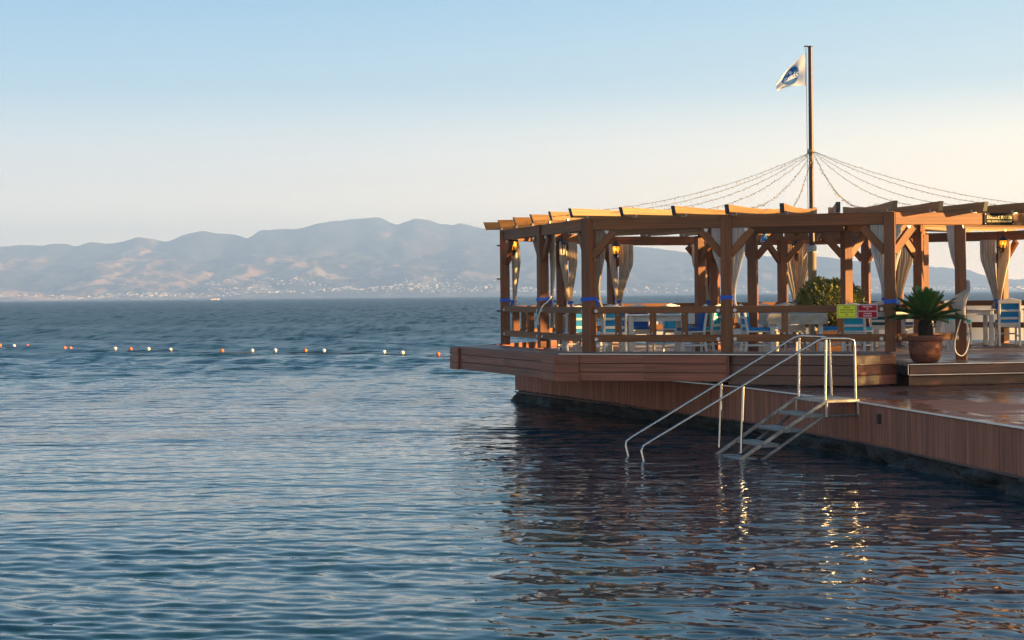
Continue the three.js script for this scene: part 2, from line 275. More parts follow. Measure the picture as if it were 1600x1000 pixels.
{
  const nx = 620, nz = 190, P = [], C = [], I = [];
  for (let j = 0; j < nz; j++) for (let i = 0; i < nx; i++) {
    const X = -2300 + 4350 * i / (nx - 1), Z = 4600 + (6900 - 4600) * Math.pow(j / (nz - 1), 1.15), h = landH(X, Z);
    P.push(X, h, -Z);
    const t = Math.max(0, (Z - SHORE) / (CREST - SHORE)), n = fbm(X / 260, Z / 420, 91, 5), f = vnoise(X / 130, Z / 150, 95), scrub = fbm(X / 60, Z / 60, 97, 3);
    let c = [.050, .060, .062];
    const dry = smooth(.50, .62, n) * smooth(-600, -1500, X - 900 * t) ;
    const mixc = (q, w) => { c = c.map((v, k) => v + (q[k] - v) * w); };
    mixc([.62, .38, .24], dry * .85);
    mixc([.46, .36, .26], (f > .66 && t < .45) ? .75 : 0);
    mixc([.028, .036, .034], smooth(.52, .7, scrub) * .8);
    const spot = fbm(X / 26, Z / 60, 99, 3); mixc([.018, .026, .026], smooth(.52, .66, spot) * .75); mixc([.42, .32, .24], smooth(.62, .72, fbm(X / 40 + 5, Z / 90, 103, 3)) * .5 * (1 - smooth(.5, .9, t)));
    C.push(...c);
  }
  for (let j = 0; j < nz - 1; j++) for (let i = 0; i < nx - 1; i++) { const a = j * nx + i; I.push(a, a + 1, a + nx, a + 1, a + nx + 1, a + nx); }
  const g = new THREE.BufferGeometry(); g.setAttribute('position', new THREE.Float32BufferAttribute(P, 3)); g.setAttribute('color', new THREE.Float32BufferAttribute(C, 3)); g.setIndex(I); g.computeVertexNormals();
  tag(mesh('mountains', g, std({ vertexColors: true, roughness: 1 })), 'long hazy mountain range across the bay', 'mountains', null, 'structure');
  // houses: plain walls under a low hipped roof
  const house = (w, h, d) => { const b = new THREE.BoxGeometry(w, h, d).toNonIndexed(); b.translate(0, h / 2, 0); const r = new THREE.CylinderGeometry(.25 * w, .74 * w, h * .32, 4, 1).toNonIndexed(); r.rotateY(Math.PI / 4); r.scale(1, 1, d / w); r.translate(0, h * 1.16, 0); return mergeGeometries([b, r]); };
  const kinds = [house(11, 8, 9), house(16, 9, 10), house(9, 6, 9), house(24, 10, 11)], mats = [lin(.85, .82, .78), lin(.80, .74, .64), lin(.86, .85, .84), lin(.72, .55, .42)].map((c) => std({ color: c, roughness: .9 }));
  const clumps = []; for (let i = 0; i < 26; i++) clumps.push([rr(-1500, 1900), SHORE + 110 + 420 * Math.pow(rnd(), 1.6), rr(50, 170)]);
  const spot = () => { if (rnd() < .42) { const X = rr(-1550, 1950); return [X, SHORE + 110 + 150 * rnd()]; } if (rnd() < .96) { const c = pick(clumps); return [c[0] + (rnd() + rnd() - 1) * c[2] * 2, c[1] + (rnd() - .5) * c[2]]; } return [rr(-1500, 1900), SHORE + rr(300, 1000)]; };
  const spots = []; while (spots.length < 1640) { const s = spot(); if (s[1] > SHORE + 105 && landH(...s) > 1) spots.push(s); }
  for (let i = 0; i < 240; i++) {
    const [X, Z] = spots[i], m = mesh('village_house', pick(kinds), pick(mats)); m.position.set(X, landH(X, Z) - 1, -Z); m.rotation.y = rr(-.5, .5); m.scale.setScalar(rr(.28, .62));
    tag(m, 'tiny pale house speckling the far shore below the mountains', 'house', 'houses of the town across the bay');
  }
  const im = new THREE.InstancedMesh(kinds[2], mats[2], 1400), q = new THREE.Object3D();
  for (let i = 0; i < 1400; i++) { const [X, Z] = spots[240 + i]; q.position.set(X, landH(X, Z) - 1, -Z); q.rotation.y = rr(-.6, .6); q.scale.setScalar(rr(.25, .5)); q.updateMatrix(); im.setMatrixAt(i, q.matrix); }
  im.name = 'village'; tag(im, 'scatter of the smallest houses along the far shore', 'village', null, 'stuff'); scene.add(im);
}
{ // fishing boat far out
  const p = V((336 - 800) * 2300 / F, 0, 2300), b = thing('fishing_boat', 'small white fishing boat with a dark mast far out at sea', 'boat', p, .3);
  const s = new THREE.Shape(); s.moveTo(-6, 1.5); s.quadraticCurveTo(0, .9, 6.4, 2.1); s.lineTo(5, -.3); s.lineTo(-5.6, -.3); s.closePath();
  mesh('hull', new THREE.ExtrudeGeometry(s, { depth: 2.6, bevelEnabled: true, bevelSize: .3, bevelThickness: .5, bevelSegments: 2 }).translate(0, 0, -1.3), M.white, b);
  mesh('cabin', new THREE.CylinderGeometry(1.1, 1.4, 2.2, 6).translate(-1, 2.4, 0), std({ color: lin(.35, .07, .05), roughness: .6 }), b);
  mesh('mast', new THREE.CylinderGeometry(.2, .3, 5.5, 8).translate(-.4, 4.5, 0), std({ color: lin(.12, .04, .03), roughness: .6 }), b);
}
{ // swimming line: floats on a rope
  const B = [[-22, 540.6, 0], [0, 541.2, 1], [22, 542, 0], [43, 542, 1], [70, 542.3, 0], [101, 545.2, 1], [110, 545.6, 1], [180, 546, 0], [204, 547, 1], [232, 547, 0], [266.5, 548.2, 0], [347, 549.6, 1], [394, 549.4, 0], [430, 549, 0], [477, 549.4, 1], [506, 549.6, 0], [600, 551.8, 0], [629, 553, 0], [684.5, 555.4, 1]];
  const fg = lathe([[0, -.13], [.045, -.125], [.05, -.105], [.09, -.08], [.122, -.03], [.125, .03], [.09, .08], [.05, .105], [.045, .125], [0, .13]], 16); fg.rotateZ(Math.PI / 2);
  const mo = [std({ color: lin(.82, .80, .76), roughness: .45 }), std({ color: lin(.80, .17, .03), roughness: .45 })], pts = [];
  const where = ['at the left edge', 'at the left', 'left', '', '', '', '', '', '', '', '', '', '', '', '', '', '', '', 'nearest the deck'];
  B.forEach(([x, y, c], i) => {
    const Z = F * 2.22 / (y - (469.3 - .0097 * x)), p = at(x, y, Z); p.y = .11; pts.push(p.clone().setY(.015));
    const m = mesh('float_buoy', fg, mo[c]); m.position.copy(p); m.rotation.set(rr(-.2, .2), rr(-.5, .5), rr(-.15, .15)); m.scale.setScalar(.62);
    const n = B.slice(0, i).filter((b) => b[2] === c).length;
    const ord = ['outermost left', 'second', 'third', 'fourth', 'fifth', 'sixth', 'seventh', 'eighth', 'ninth', 'tenth', 'eleventh', 'twelfth'][n];
    tag(m, i === B.length - 1 ? 'orange float on the swimming line, the one nearest the wooden deck' : `${c ? 'orange' : 'white'} float on the swimming line, ${ord} ${c ? 'orange' : 'white'} one counted from the left`, 'buoy', 'floats on the swimming line');
  });
  pts.unshift(at(-160, 538, 80).setY(.0)); pts.push(at(780, 558.5, 60).setY(.0));
  tag(mesh('buoy_rope', tube(pts, .02, 220, 5), std({ color: lin(.08, .08, .08), roughness: .8 })), 'thin dark rope on the water linking the floats', 'rope');
}

// ------------------------------------------------------------------ pier (lower deck)
const pier = thing('pier'); tag(pier, 'low wooden pier with vertical plank cladding above dark rock', 'pier', null, 'structure');
{
  const far = [[.07, 35.9], [2.2, 40.2], [9, 41.5], [20, 40], [34, 36], [34, -6], [7.6, -6]];
  // rock and concrete foot along the waterline
  const path = [[2.2, 40.2], ...PIER_EDGE], run = []; let acc = 0;
  for (let i = 1; i < path.length; i++) { const a = path[i - 1], b = path[i], L = Math.hypot(b[0] - a[0], b[1] - a[1]), n = Math.ceil(L / .12); for (let k = 0; k < n; k++) run.push([...mix2(a, b, k / n), (b[1] - a[1]) / L, -(b[0] - a[0]) / L]); acc += L; }
  const rows = [-1.2, -.3, -.08, 0, .06, .12, .18, .24, .5, .7], P = [], U = [], I = [];
  run.forEach(([x, z, nx, nz], i) => rows.forEach((y, j) => { const d = y > .22 ? -.1 : -.24 + .52 * fbm(i * .31, y * 9, 101, 4) + (y < 0 ? .06 : 0); P.push(x + nx * d * -1 * -1, y, -(z + nz * d)); U.push(i * .12, y); }));
  const m = rows.length; for (let i = 0; i < run.length - 1; i++) for (let j = 0; j < m - 1; j++) { const a = i * m + j; I.push(a, a + m, a + 1, a + 1, a + m, a + m + 1); }
  const g = new THREE.BufferGeometry(); g.setAttribute('position', new THREE.Float32BufferAttribute(P, 3)); g.setAttribute('uv', new THREE.Float32BufferAttribute(U, 2)); g.setIndex(I); g.computeVertexNormals();
  const rk = M.rock.clone(); rk.side = THREE.DoubleSide; mesh('rock_foot', g, rk, pier);
  // core slab under the boards
  const s = new THREE.Shape(); [...PIER_EDGE.map(([x, z]) => [x + .05, z]), ...far.slice().reverse().slice(0, 6)].forEach(([x, z], i) => i ? s.lineTo(x, z) : s.moveTo(x, z));
  const eg = new THREE.ExtrudeGeometry(s, { depth: 2, bevelEnabled: false }); eg.rotateX(-Math.PI / 2); eg.translate(0, Y_DOCK - .05 - 2, 0); mesh('slab', eg, std({ color: lin(.05, .035, .028), roughness: .9 }), pier);
  // vertical cladding: slats a few centimetres wide
  const slats = [], W = .042; let pos = 0;
  const cp = [[2.2, 40.2], ...PIER_EDGE];
  for (let i = 1; i < cp.length - 1; i++) { const a = cp[i - 1], b = cp[i], L = Math.hypot(b[0] - a[0], b[1] - a[1]), n = Math.floor(L / (W + .006)), dir = V(b[0] - a[0], 0, b[1] - a[1]).normalize();
    for (let k = 0; k < n; k++) { const [x, z] = mix2(a, b, (k + .5) / n), low = .215 + .02 * (rnd() - .5) + .03 * Math.sin((pos + k) * .013) + .025 * (fbm((pos + k) * .02, 1.5, 9, 3) - .5); slats.push(barAt(V(x, low, z).add(new THREE.Vector3(-dir.z, 0, dir.x).multiplyScalar(.012)), V(x, Y_DOCK - .03, z).add(new THREE.Vector3(-dir.z, 0, dir.x).multiplyScalar(.012)), .022 + .008 * rnd(), W, dir, .003)); } pos += n; }
  const cg = mergeGeometries(slats), col = new Float32Array(cg.attributes.position.count * 3); { const per = slats[0].attributes.position.count; slats.forEach((_, i) => { const w = .72 + .42 * rnd(), q = .95 + .1 * rnd(); for (let k = 0; k < per; k++) { const o = (i * per + k) * 3; col[o] = w; col[o + 1] = w * q; col[o + 2] = w * q * q; } }); cg.setAttribute('color', new THREE.BufferAttribute(col, 3)); }
  const cm = M.clad.clone(); cm.vertexColors = true; tag(mesh('cladding', cg, cm, pier), null, null, null, 'stuff');
  // trims: pale strip under the slats, bright strip along the deck edge
  for (let i = 1; i < PIER_EDGE.length - 1; i++) {
    const a = PIER_EDGE[i - 1], b = PIER_EDGE[i], d = V(b[0] - a[0], 0, b[1] - a[1]).normalize(), out = new THREE.Vector3(-d.z, 0, d.x).multiplyScalar(.03);
    if (i < 6) bar('base_strip', V(a[0], .20, a[1]).add(out), V(b[0], .20, b[1]).add(out), .03, .03, M.rust, pier);
    bar('edge_strip', V(a[0], Y_DOCK - .004, a[1]).add(out.clone().multiplyScalar(1.6)), V(b[0], Y_DOCK - .004, b[1]).add(out.clone().multiplyScalar(1.6)), .03, .022, M.trim, pier, undefined, .002);
    for (let k = 0; k < 3; k++) { const o = out.clone().multiplyScalar(-1 * (2 + 5 * k)); bar('edge_board', V(a[0], Y_DOCK - .0095, a[1]).add(o), V(b[0], Y_DOCK - .0095, b[1]).add(o), .142, .026, pick(M.wet), pier, undefined, .004); }
  }
  bar('drain_slot', at(1373, 647, 22.36), at(1373, 662, 22.36), .05, .06, M.cap, pier, new THREE.Vector3(0, 0, 1));
  // deck boards across the pier, uv in world metres so that the wet patches run over them
  for (let Z = 14.2; Z < 29; Z += .148) {
    const x0 = edgeX(Z) + .37, x1 = 17, L = x1 - x0, g2 = barGeo(.142, .026, L, .004); g2.rotateY(Math.PI / 2); g2.translate(x0 + L / 2, Y_DOCK - .013 + .0025 * (rnd() - .5), -Z);
    const p = g2.attributes.position, u = g2.attributes.uv; for (let i = 0; i < p.count; i++) u.setXY(i, -p.getZ(i), p.getX(i));
    mesh('deck_board', g2, pick(M.wet), pier);
  }
}

// ------------------------------------------------------------------ raised restaurant deck
const deck = thing('raised_deck'); tag(deck, 'raised brown wooden restaurant deck overhanging the pier and the water', 'deck', null, 'structure');
const L0 = [-1.17, 33.1], M0 = [.78, 28.05], N0 = [5.40, 26.35], N1 = [6.20, 26.95];
{
  const out = [[-1.0, 34.6], [1.9, 39.0], [6.7, 40.2], [11.5, 38.3], [13.6, 33.6], [11.6, 28.4]];
  // floor boards inside the posts
  const fl = [[-.5, 33.8], [1.15, 28.75], [6.15, 27.2], [6.32, 26.65], [12.0, 27.75], [13.4, 33.6], [11.3, 38.1], [6.7, 40.0], [2.0, 38.9]];
  const span = (Z) => { const xs = []; for (let i = 0; i < fl.length; i++) { const a = fl[i], b = fl[(i + 1) % fl.length]; if ((a[1] - Z) * (b[1] - Z) < 0) xs.push(a[0] + (b[0] - a[0]) * (Z - a[1]) / (b[1] - a[1])); } return xs.length ? [Math.min(...xs), Math.max(...xs)] : null; };
  for (let Z = 26.78; Z < 40; Z += .148) {
    const s = span(Z); if (!s || s[1] - s[0] < .1) continue;
    const L = s[1] - s[0], g2 = barGeo(.142, .026, L, .004); g2.rotateY(Math.PI / 2); g2.translate((s[0] + s[1]) / 2, Y_FLOOR - .013 + .002 * (rnd() - .5), -Z);
    const p = g2.attributes.position, u = g2.attributes.uv; for (let i = 0; i < p.count; i++) u.setXY(i, -p.getZ(i), p.getX(i));
    mesh('floor_board', g2, pick(M.floor), deck);
  }
  const sub = new THREE.Shape(); fl.forEach(([x, z], i) => i ? sub.lineTo(x, z) : sub.moveTo(x, z));
  const sg = new THREE.ExtrudeGeometry(sub, { depth: .12, bevelEnabled: false }); sg.rotateX(-Math.PI / 2); sg.translate(0, Y_FLOOR - .15, 0); mesh('joist_layer', sg, std({ color: lin(.03, .02, .015), roughness: 1 }), deck);
  // ledge boards round the two sides over the water, laid along each side
  const inA = [-.32, 33.75], inB = [1.05, 29.3], inC = [6.2, 28.0];
  const sides = [[L0, M0, inA, inB], [M0, N0, inB, inC]];
  for (const [a, b, ia, ib] of sides) { const n = 8; for (let k = 0; k < n; k++) {
    const q = (t) => [mix2(a, ia, t), mix2(b, ib, t)], [p0, p1] = q(k / n + .004), [r0, r1] = q((k + 1) / n - .004);
    const s = new THREE.Shape(); [p0, p1, r1, r0].forEach(([x, z], i) => i ? s.lineTo(x, z) : s.moveTo(x, z));
    const g2 = new THREE.ExtrudeGeometry(s, { depth: .026, bevelEnabled: false }); g2.rotateX(-Math.PI / 2); g2.translate(0, Y_LEDGE - .026 + (k === 0 ? .004 : 0), 0);
    { const u = g2.attributes.uv, p = g2.attributes.position, dx = b[0] - a[0], dz = b[1] - a[1], l = Math.hypot(dx, dz); for (let i = 0; i < u.count; i++) { const x = p.getX(i), z = -p.getZ(i); u.setXY(i, (x * dz - z * dx) / l, (x * dx + z * dz) / l); } }
    mesh('ledge_board', g2, pick(M.ledge), deck);
  } }
  { const s = new THREE.Shape(); [mix2(L0, inA, .04), mix2(M0, inB, .04), mix2(N0, inC, .1), inC, inB, inA].forEach(([x, z], i) => i ? s.lineTo(x, z) : s.moveTo(x, z)); const g2 = new THREE.ExtrudeGeometry(s, { depth: .36, bevelEnabled: false }); g2.rotateX(-Math.PI / 2); g2.translate(0, Y_LEDGE - .42, 0); mesh('ledge_core', g2, std({ color: lin(.04, .022, .016), roughness: 1 }), deck); }
  // ledge return beside the steps
  { const s = new THREE.Shape(); [N0, N1, [6.28, 27.9], inC].forEach(([x, z], i) => i ? s.lineTo(x, z) : s.moveTo(x, z)); const g2 = new THREE.ExtrudeGeometry(s, { depth: .03, bevelEnabled: false }); g2.rotateX(-Math.PI / 2); g2.translate(0, Y_LEDGE - .036, 0); mesh('ledge_board', g2, M.ledge[1], deck);
    const s2 = new THREE.Shape(); [[5.46, 26.45], [6.12, 26.97], [6.22, 27.9], [6.1, 28.0]].forEach(([x, z], i) => i ? s2.lineTo(x, z) : s2.moveTo(x, z)); const g3 = new THREE.ExtrudeGeometry(s2, { depth: Y_LEDGE - Y_DOCK - .05, bevelEnabled: false }); g3.rotateX(-Math.PI / 2); g3.translate(0, Y_DOCK, 0); mesh('ledge_core', g3, std({ color: lin(.03, .017, .013), roughness: 1 }), deck); }
  // fascia: rows of planks, doubled at the corners
  const fasc = (a, b, cuts, rows, y0, ph, mats, push = 0, th = .026) => { const d = V(b[0] - a[0], 0, b[1] - a[1]).normalize(), o = new THREE.Vector3(-d.z, 0, d.x).multiplyScalar(push);
    for (let r = 0; r < rows; r++) for (let k = 0; k < cuts.length - 1; k++) { const p = mix2(a, b, cuts[k]), q = mix2(a, b, cuts[k + 1]), y = y0 - ph * (r + .5); bar('fascia_plank', V(p[0], y, p[1]).add(o), V(q[0], y, q[1]).add(o), th, ph - .007, pick(mats), deck, undefined, .005); } };
  const T = Y_LEDGE - .008, R = .145;
  fasc(L0, M0, [.0, .055, .52, 1], 3, T, R, M.fascia);
  fasc(L0, M0, [-.012, .075], 3, T - .01, R, M.fascia, .045, .03); fasc(L0, M0, [.885, 1.008], 3, T - .012, R, M.fascia, .05, .03);
  fasc(M0, N0, [-.012, .075], 3, T - .012, R, M.fascia, .05, .03);
  fasc(M0, N0, [0, .30, .585], 3, T, R, M.fascia);
  const M1 = mix2(M0, N0, .585), sh = (p, d) => [p[0] + .32 * d, p[1] + .94 * d];
  fasc(sh(M1, .12), sh(N0, .06), [0, .55, 1], 3, T, .162, M.fasciaOld);
  bar('fascia_plank', V(...[sh(M1, .0)[0] + .02, .9, sh(M1, .0)[1]]), V(sh(M1, .0)[0] + .02, T - .01, sh(M1, .0)[1]), .035, .05, M.fasciaOld[0], deck);
  fasc(N0, N1, [0, .62, 1], 3, T, .162, [M.fascia[1], M.fascia[3], M.fasciaOld[2]]);
  fasc(N1, [6.30, 28.0], [0, 1], 3, T, .162, M.fasciaOld);
  bar('edge_strip', V(M0[0], Y_LEDGE + .004, M0[1] - .01), V(N0[0], Y_LEDGE + .004, N0[1] - .01), .03, .012, M.trim, deck, undefined, .002);
  fasc([-1.17, 33.12], [1.9, 39.0], [0, .5, 1], 3, T, R, M.fascia);
  // front of the floor: two shallow steps
  const S0 = [6.33, 26.62], S1 = [12.0, 27.72];
  const riser = (d, y, h, mat) => bar('riser_plank', V(S0[0] + .02, y, S0[1] + d), V(S1[0], y, S1[1] + d), .028, h, mat, deck);
  riser(0, Y_FLOOR - .085, .135, M.fasciaOld[2]); riser(.22, Y_DOCK + .075, .15, M.fasciaOld[1]);
  bar('edge_strip', V(S0[0], Y_FLOOR + .004, S0[1] - .02), V(S1[0], Y_FLOOR + .004, S1[1] - .02), .05, .012, M.trim, deck, undefined, .002);
  bar('edge_strip', V(S0[0], Y_FLOOR - .165, S0[1] - .02), V(S1[0], Y_FLOOR - .165, S1[1] - .02), .05, .012, M.trim, deck, undefined, .002);
  bar('edge_strip', V(S0[0] - .01, Y_FLOOR - .16, S0[1] - .02), V(S0[0] - .01, Y_FLOOR, S0[1] - .02), .012, .03, M.trim, deck, undefined, .002);
  bar('tread_board', V(S0[0], Y_FLOOR - .18, S0[1] + .13), V(S1[0], Y_FLOOR - .18, S1[1] + .13), .26, .022, M.wet[0], deck);
  bar('end_panel', V(6.36, Y_DOCK + .165, 26.66), V(6.36, Y_DOCK + .165, 28.2), .025, .33, M.fasciaOld[0], deck);
}

// ------------------------------------------------------------------ pergola
const pergola = thing('pergola', 'octagonal brown timber pergola with radiating rafters over the deck', 'pergola');
const PW = .185, dirOf = (a, b) => V(b[0] - a[0], 0, b[1] - a[1]).normalize();
const postBase = (i) => (i === 0 || i === 1 || i === 2) ? Y_LEDGE : Y_FLOOR;
const MIDS = [mix2(K[0], K[1], .49), [3.67, 28.42], [7.62, 28.26], mix2(K[3], K[4], .5), mix2(K[4], K[5], .5), mix2(K[5], K[6], .49), mix2(K[6], K[7], .5), mix2(K[7], K[0], .5)];
{
  const post = (p, base, top, face, w = PW) => bar('post', V(p[0], base, p[1]), V(p[0], top, p[1]), w, w, M.post, pergola, face, .008);
  const plate = (p, q, flip) => { // cast bracket cover
    const s = new THREE.Shape(); s.moveTo(-.035, .022); s.lineTo(.035, .022); s.lineTo(.022, -.018); s.lineTo(0, -.034); s.lineTo(-.022, -.018); s.closePath();
    const g = new THREE.ExtrudeGeometry(s, { depth: .012, bevelEnabled: true, bevelSize: .004, bevelThickness: .004, bevelSegments: 1 }); if (flip) g.rotateZ(Math.PI);
    const m = mesh('bracket_cover', g, M.galv, pergola); m.position.copy(p); m.quaternion.copy(q); return m; };
  const facing = (out) => new THREE.Quaternion().setFromRotationMatrix(orient(out));
  const brace = (p, d, top, w, out) => { const P0 = V(p[0], top, p[1]); const lo = P0.clone().addScaledVector(d, PW * .5 - .02).add(new THREE.Vector3(0, -.46, 0)), hi = P0.clone().addScaledVector(d, .44).add(new THREE.Vector3(0, -.03, 0));
    bar('brace', lo, hi, w, .13, pick(M.frames), pergola);
    if (out) { const q = facing(out), o = out.clone().multiplyScalar(w / 2 + .004); plate(hi.clone().addScaledVector(d, -.10).add(new THREE.Vector3(0, -.005, 0)).add(o), q); } };
  for (let i = 0; i < 8; i++) {
    const a = K[i], b = K[(i + 1) % 8], m = MIDS[i], p = K[(i + 7) % 8], d = dirOf(a, b), dp = dirOf(a, p), out = V(a[0] - CEN[0], 0, a[1] - CEN[1]).normalize(), n = new THREE.Vector3(-d.z, 0, d.x).multiplyScalar(-1);
    if (n.dot(out) < 0) n.multiplyScalar(-1);
    post(a, postBase(i), Y_BEAM + BEAM_H + .004, i === 2 ? V(-.25, 0, -1) : out);
    const mb = i < 2 ? Y_LEDGE : Y_FLOOR;
    post(m, mb, i === 2 ? Y_BEAM - .003 : Y_BEAM + BEAM_H + .003, i === 2 ? V(-.25, 0, -1) : n);
    const dmb = dirOf(m, b), dma = dirOf(m, a);
    const A = V(a[0], Y_BEAM + BEAM_H / 2, a[1]), B = V(b[0], Y_BEAM + BEAM_H / 2, b[1]), Mm = V(m[0], Y_BEAM + BEAM_H / 2, m[1]), g = PW / 2 - .004;
    if (i === 2) bar('beam', A.clone().addScaledVector(d, g), B.clone().addScaledVector(d, -g), .10, BEAM_H, M.frames[0], pergola);
    else { bar('beam', A.clone().addScaledVector(dirOf(a, m), g), Mm.clone().addScaledVector(dma, g), .11, BEAM_H, pick(M.frames), pergola); bar('beam', Mm.clone().addScaledVector(dmb, g), B.clone().addScaledVector(dirOf(b, m), g), .11, BEAM_H, pick(M.frames), pergola); }
    const near = i < 3 || i === 7;
    brace(a, d, Y_BEAM, .085, near ? n : n.clone().negate()); brace(a, dp, Y_BEAM, .085, null);
    if (i !== 2) { brace(m, dmb, Y_BEAM, .085, near ? n : n.clone().negate()); brace(m, dma, Y_BEAM, .085, near ? n : n.clone().negate()); }
    else plate(V(m[0], Y_BEAM - .03, m[1]).addScaledVector(n, PW / 2 + .004), facing(n));
  }
  for (const y of [384, 436, 486]) { const p = at(782, y, 33.85); bar('peg', p, p.clone().add(new THREE.Vector3(-.075, .005, .01)), .022, .028, M.iron, pergola); }
  // inner ring
  for (let i = 0; i < 8; i++) {
    const a = INNER[i], b = INNER[(i + 1) % 8], d = dirOf(a, b), p = INNER[(i + 7) % 8], out = V(a[0] - CEN[0], 0, a[1] - CEN[1]).normalize();
    post(a, Y_FLOOR, Y_BEAM + .03, out.clone().applyAxisAngle(new THREE.Vector3(0, 1, 0), .26), .17);
    bar('beam', V(a[0], Y_BEAM + .10, a[1]).addScaledVector(d, .0), V(b[0], Y_BEAM + .10, b[1]).addScaledVector(d, -.05), .09, .19, pick(M.frames), pergola);
    brace(a, d, Y_BEAM + .02, .08, null); brace(a, dirOf(a, p), Y_BEAM + .02, .08, null);
  }
  // rafters, from beyond the outer beam to the inner ring; upturned, with a raked tail and a black end cap
  const rafter = (a, b) => {
    const A = V(a[0], 0, a[1]), B = V(b[0], 0, b[1]), d = B.clone().sub(A).normalize(), tail = .42, L = A.distanceTo(B) + tail + .12, H = .155, W = .068;
    const top = (s) => { const t = Math.max(0, (s - tail) / (L - tail)); return .19 * t * (t - .40); };
    const P = [], I = [], U = [], n = 14;
    for (let i = 0; i <= n; i++) { const s = L * i / n, rake = i === 0 ? .055 : 0, y = top(s); for (const [x, yy, e] of [[-W / 2, y, rake], [W / 2, y, rake], [W / 2, y + H, 0], [-W / 2, y + H, 0]]) { P.push(x, yy, s + e); U.push(x + yy, s); } }
    for (let i = 0; i < n; i++) for (let k = 0; k < 4; k++) { const p = i * 4 + k, q = i * 4 + (k + 1) % 4; I.push(p, q, p + 4, q, q + 4, p + 4); }
    I.push(0, 2, 1, 0, 3, 2); const e = n * 4; I.push(e, e + 1, e + 2, e, e + 2, e + 3);
    let g = new THREE.BufferGeometry(); g.setAttribute('position', new THREE.Float32BufferAttribute(P, 3)); g.setAttribute('uv', new THREE.Float32BufferAttribute(U, 2)); g.setIndex(I); g = toCreasedNormals(shiftUV(g, rnd() * 3, rnd() * 7), .5);
    const m = mesh('rafter', g, pick(M.rafters), pergola); m.quaternion.setFromRotationMatrix(orient(d)); m.position.copy(A).addScaledVector(d, -tail).setY(Y_BEAM + BEAM_H + .012);
    const c = new THREE.BoxGeometry(W + .006, H + .006, .012); { const p = c.attributes.position; for (let i = 0; i < p.count; i++) if (p.getY(i) < 0) p.setZ(i, p.getZ(i) + .055); } c.translate(0, H / 2, -.004); mesh('end_cap', c, M.cap, m);
    const bk = mesh('angle_bracket', new THREE.BoxGeometry(W + .03, .05, .03), M.galv, m); bk.position.set(0, .012, tail - .05);
  };
  const div = [5, 6, 6, 4, 4, 5, 5, 5];
  for (let i = 0; i < 8; i++) for (let k = 0; k < div[i]; k++) rafter(mix2(K[i], K[(i + 1) % 8], k / div[i]), mix2(INNER[i], INNER[(i + 1) % 8], k / div[i]));
}
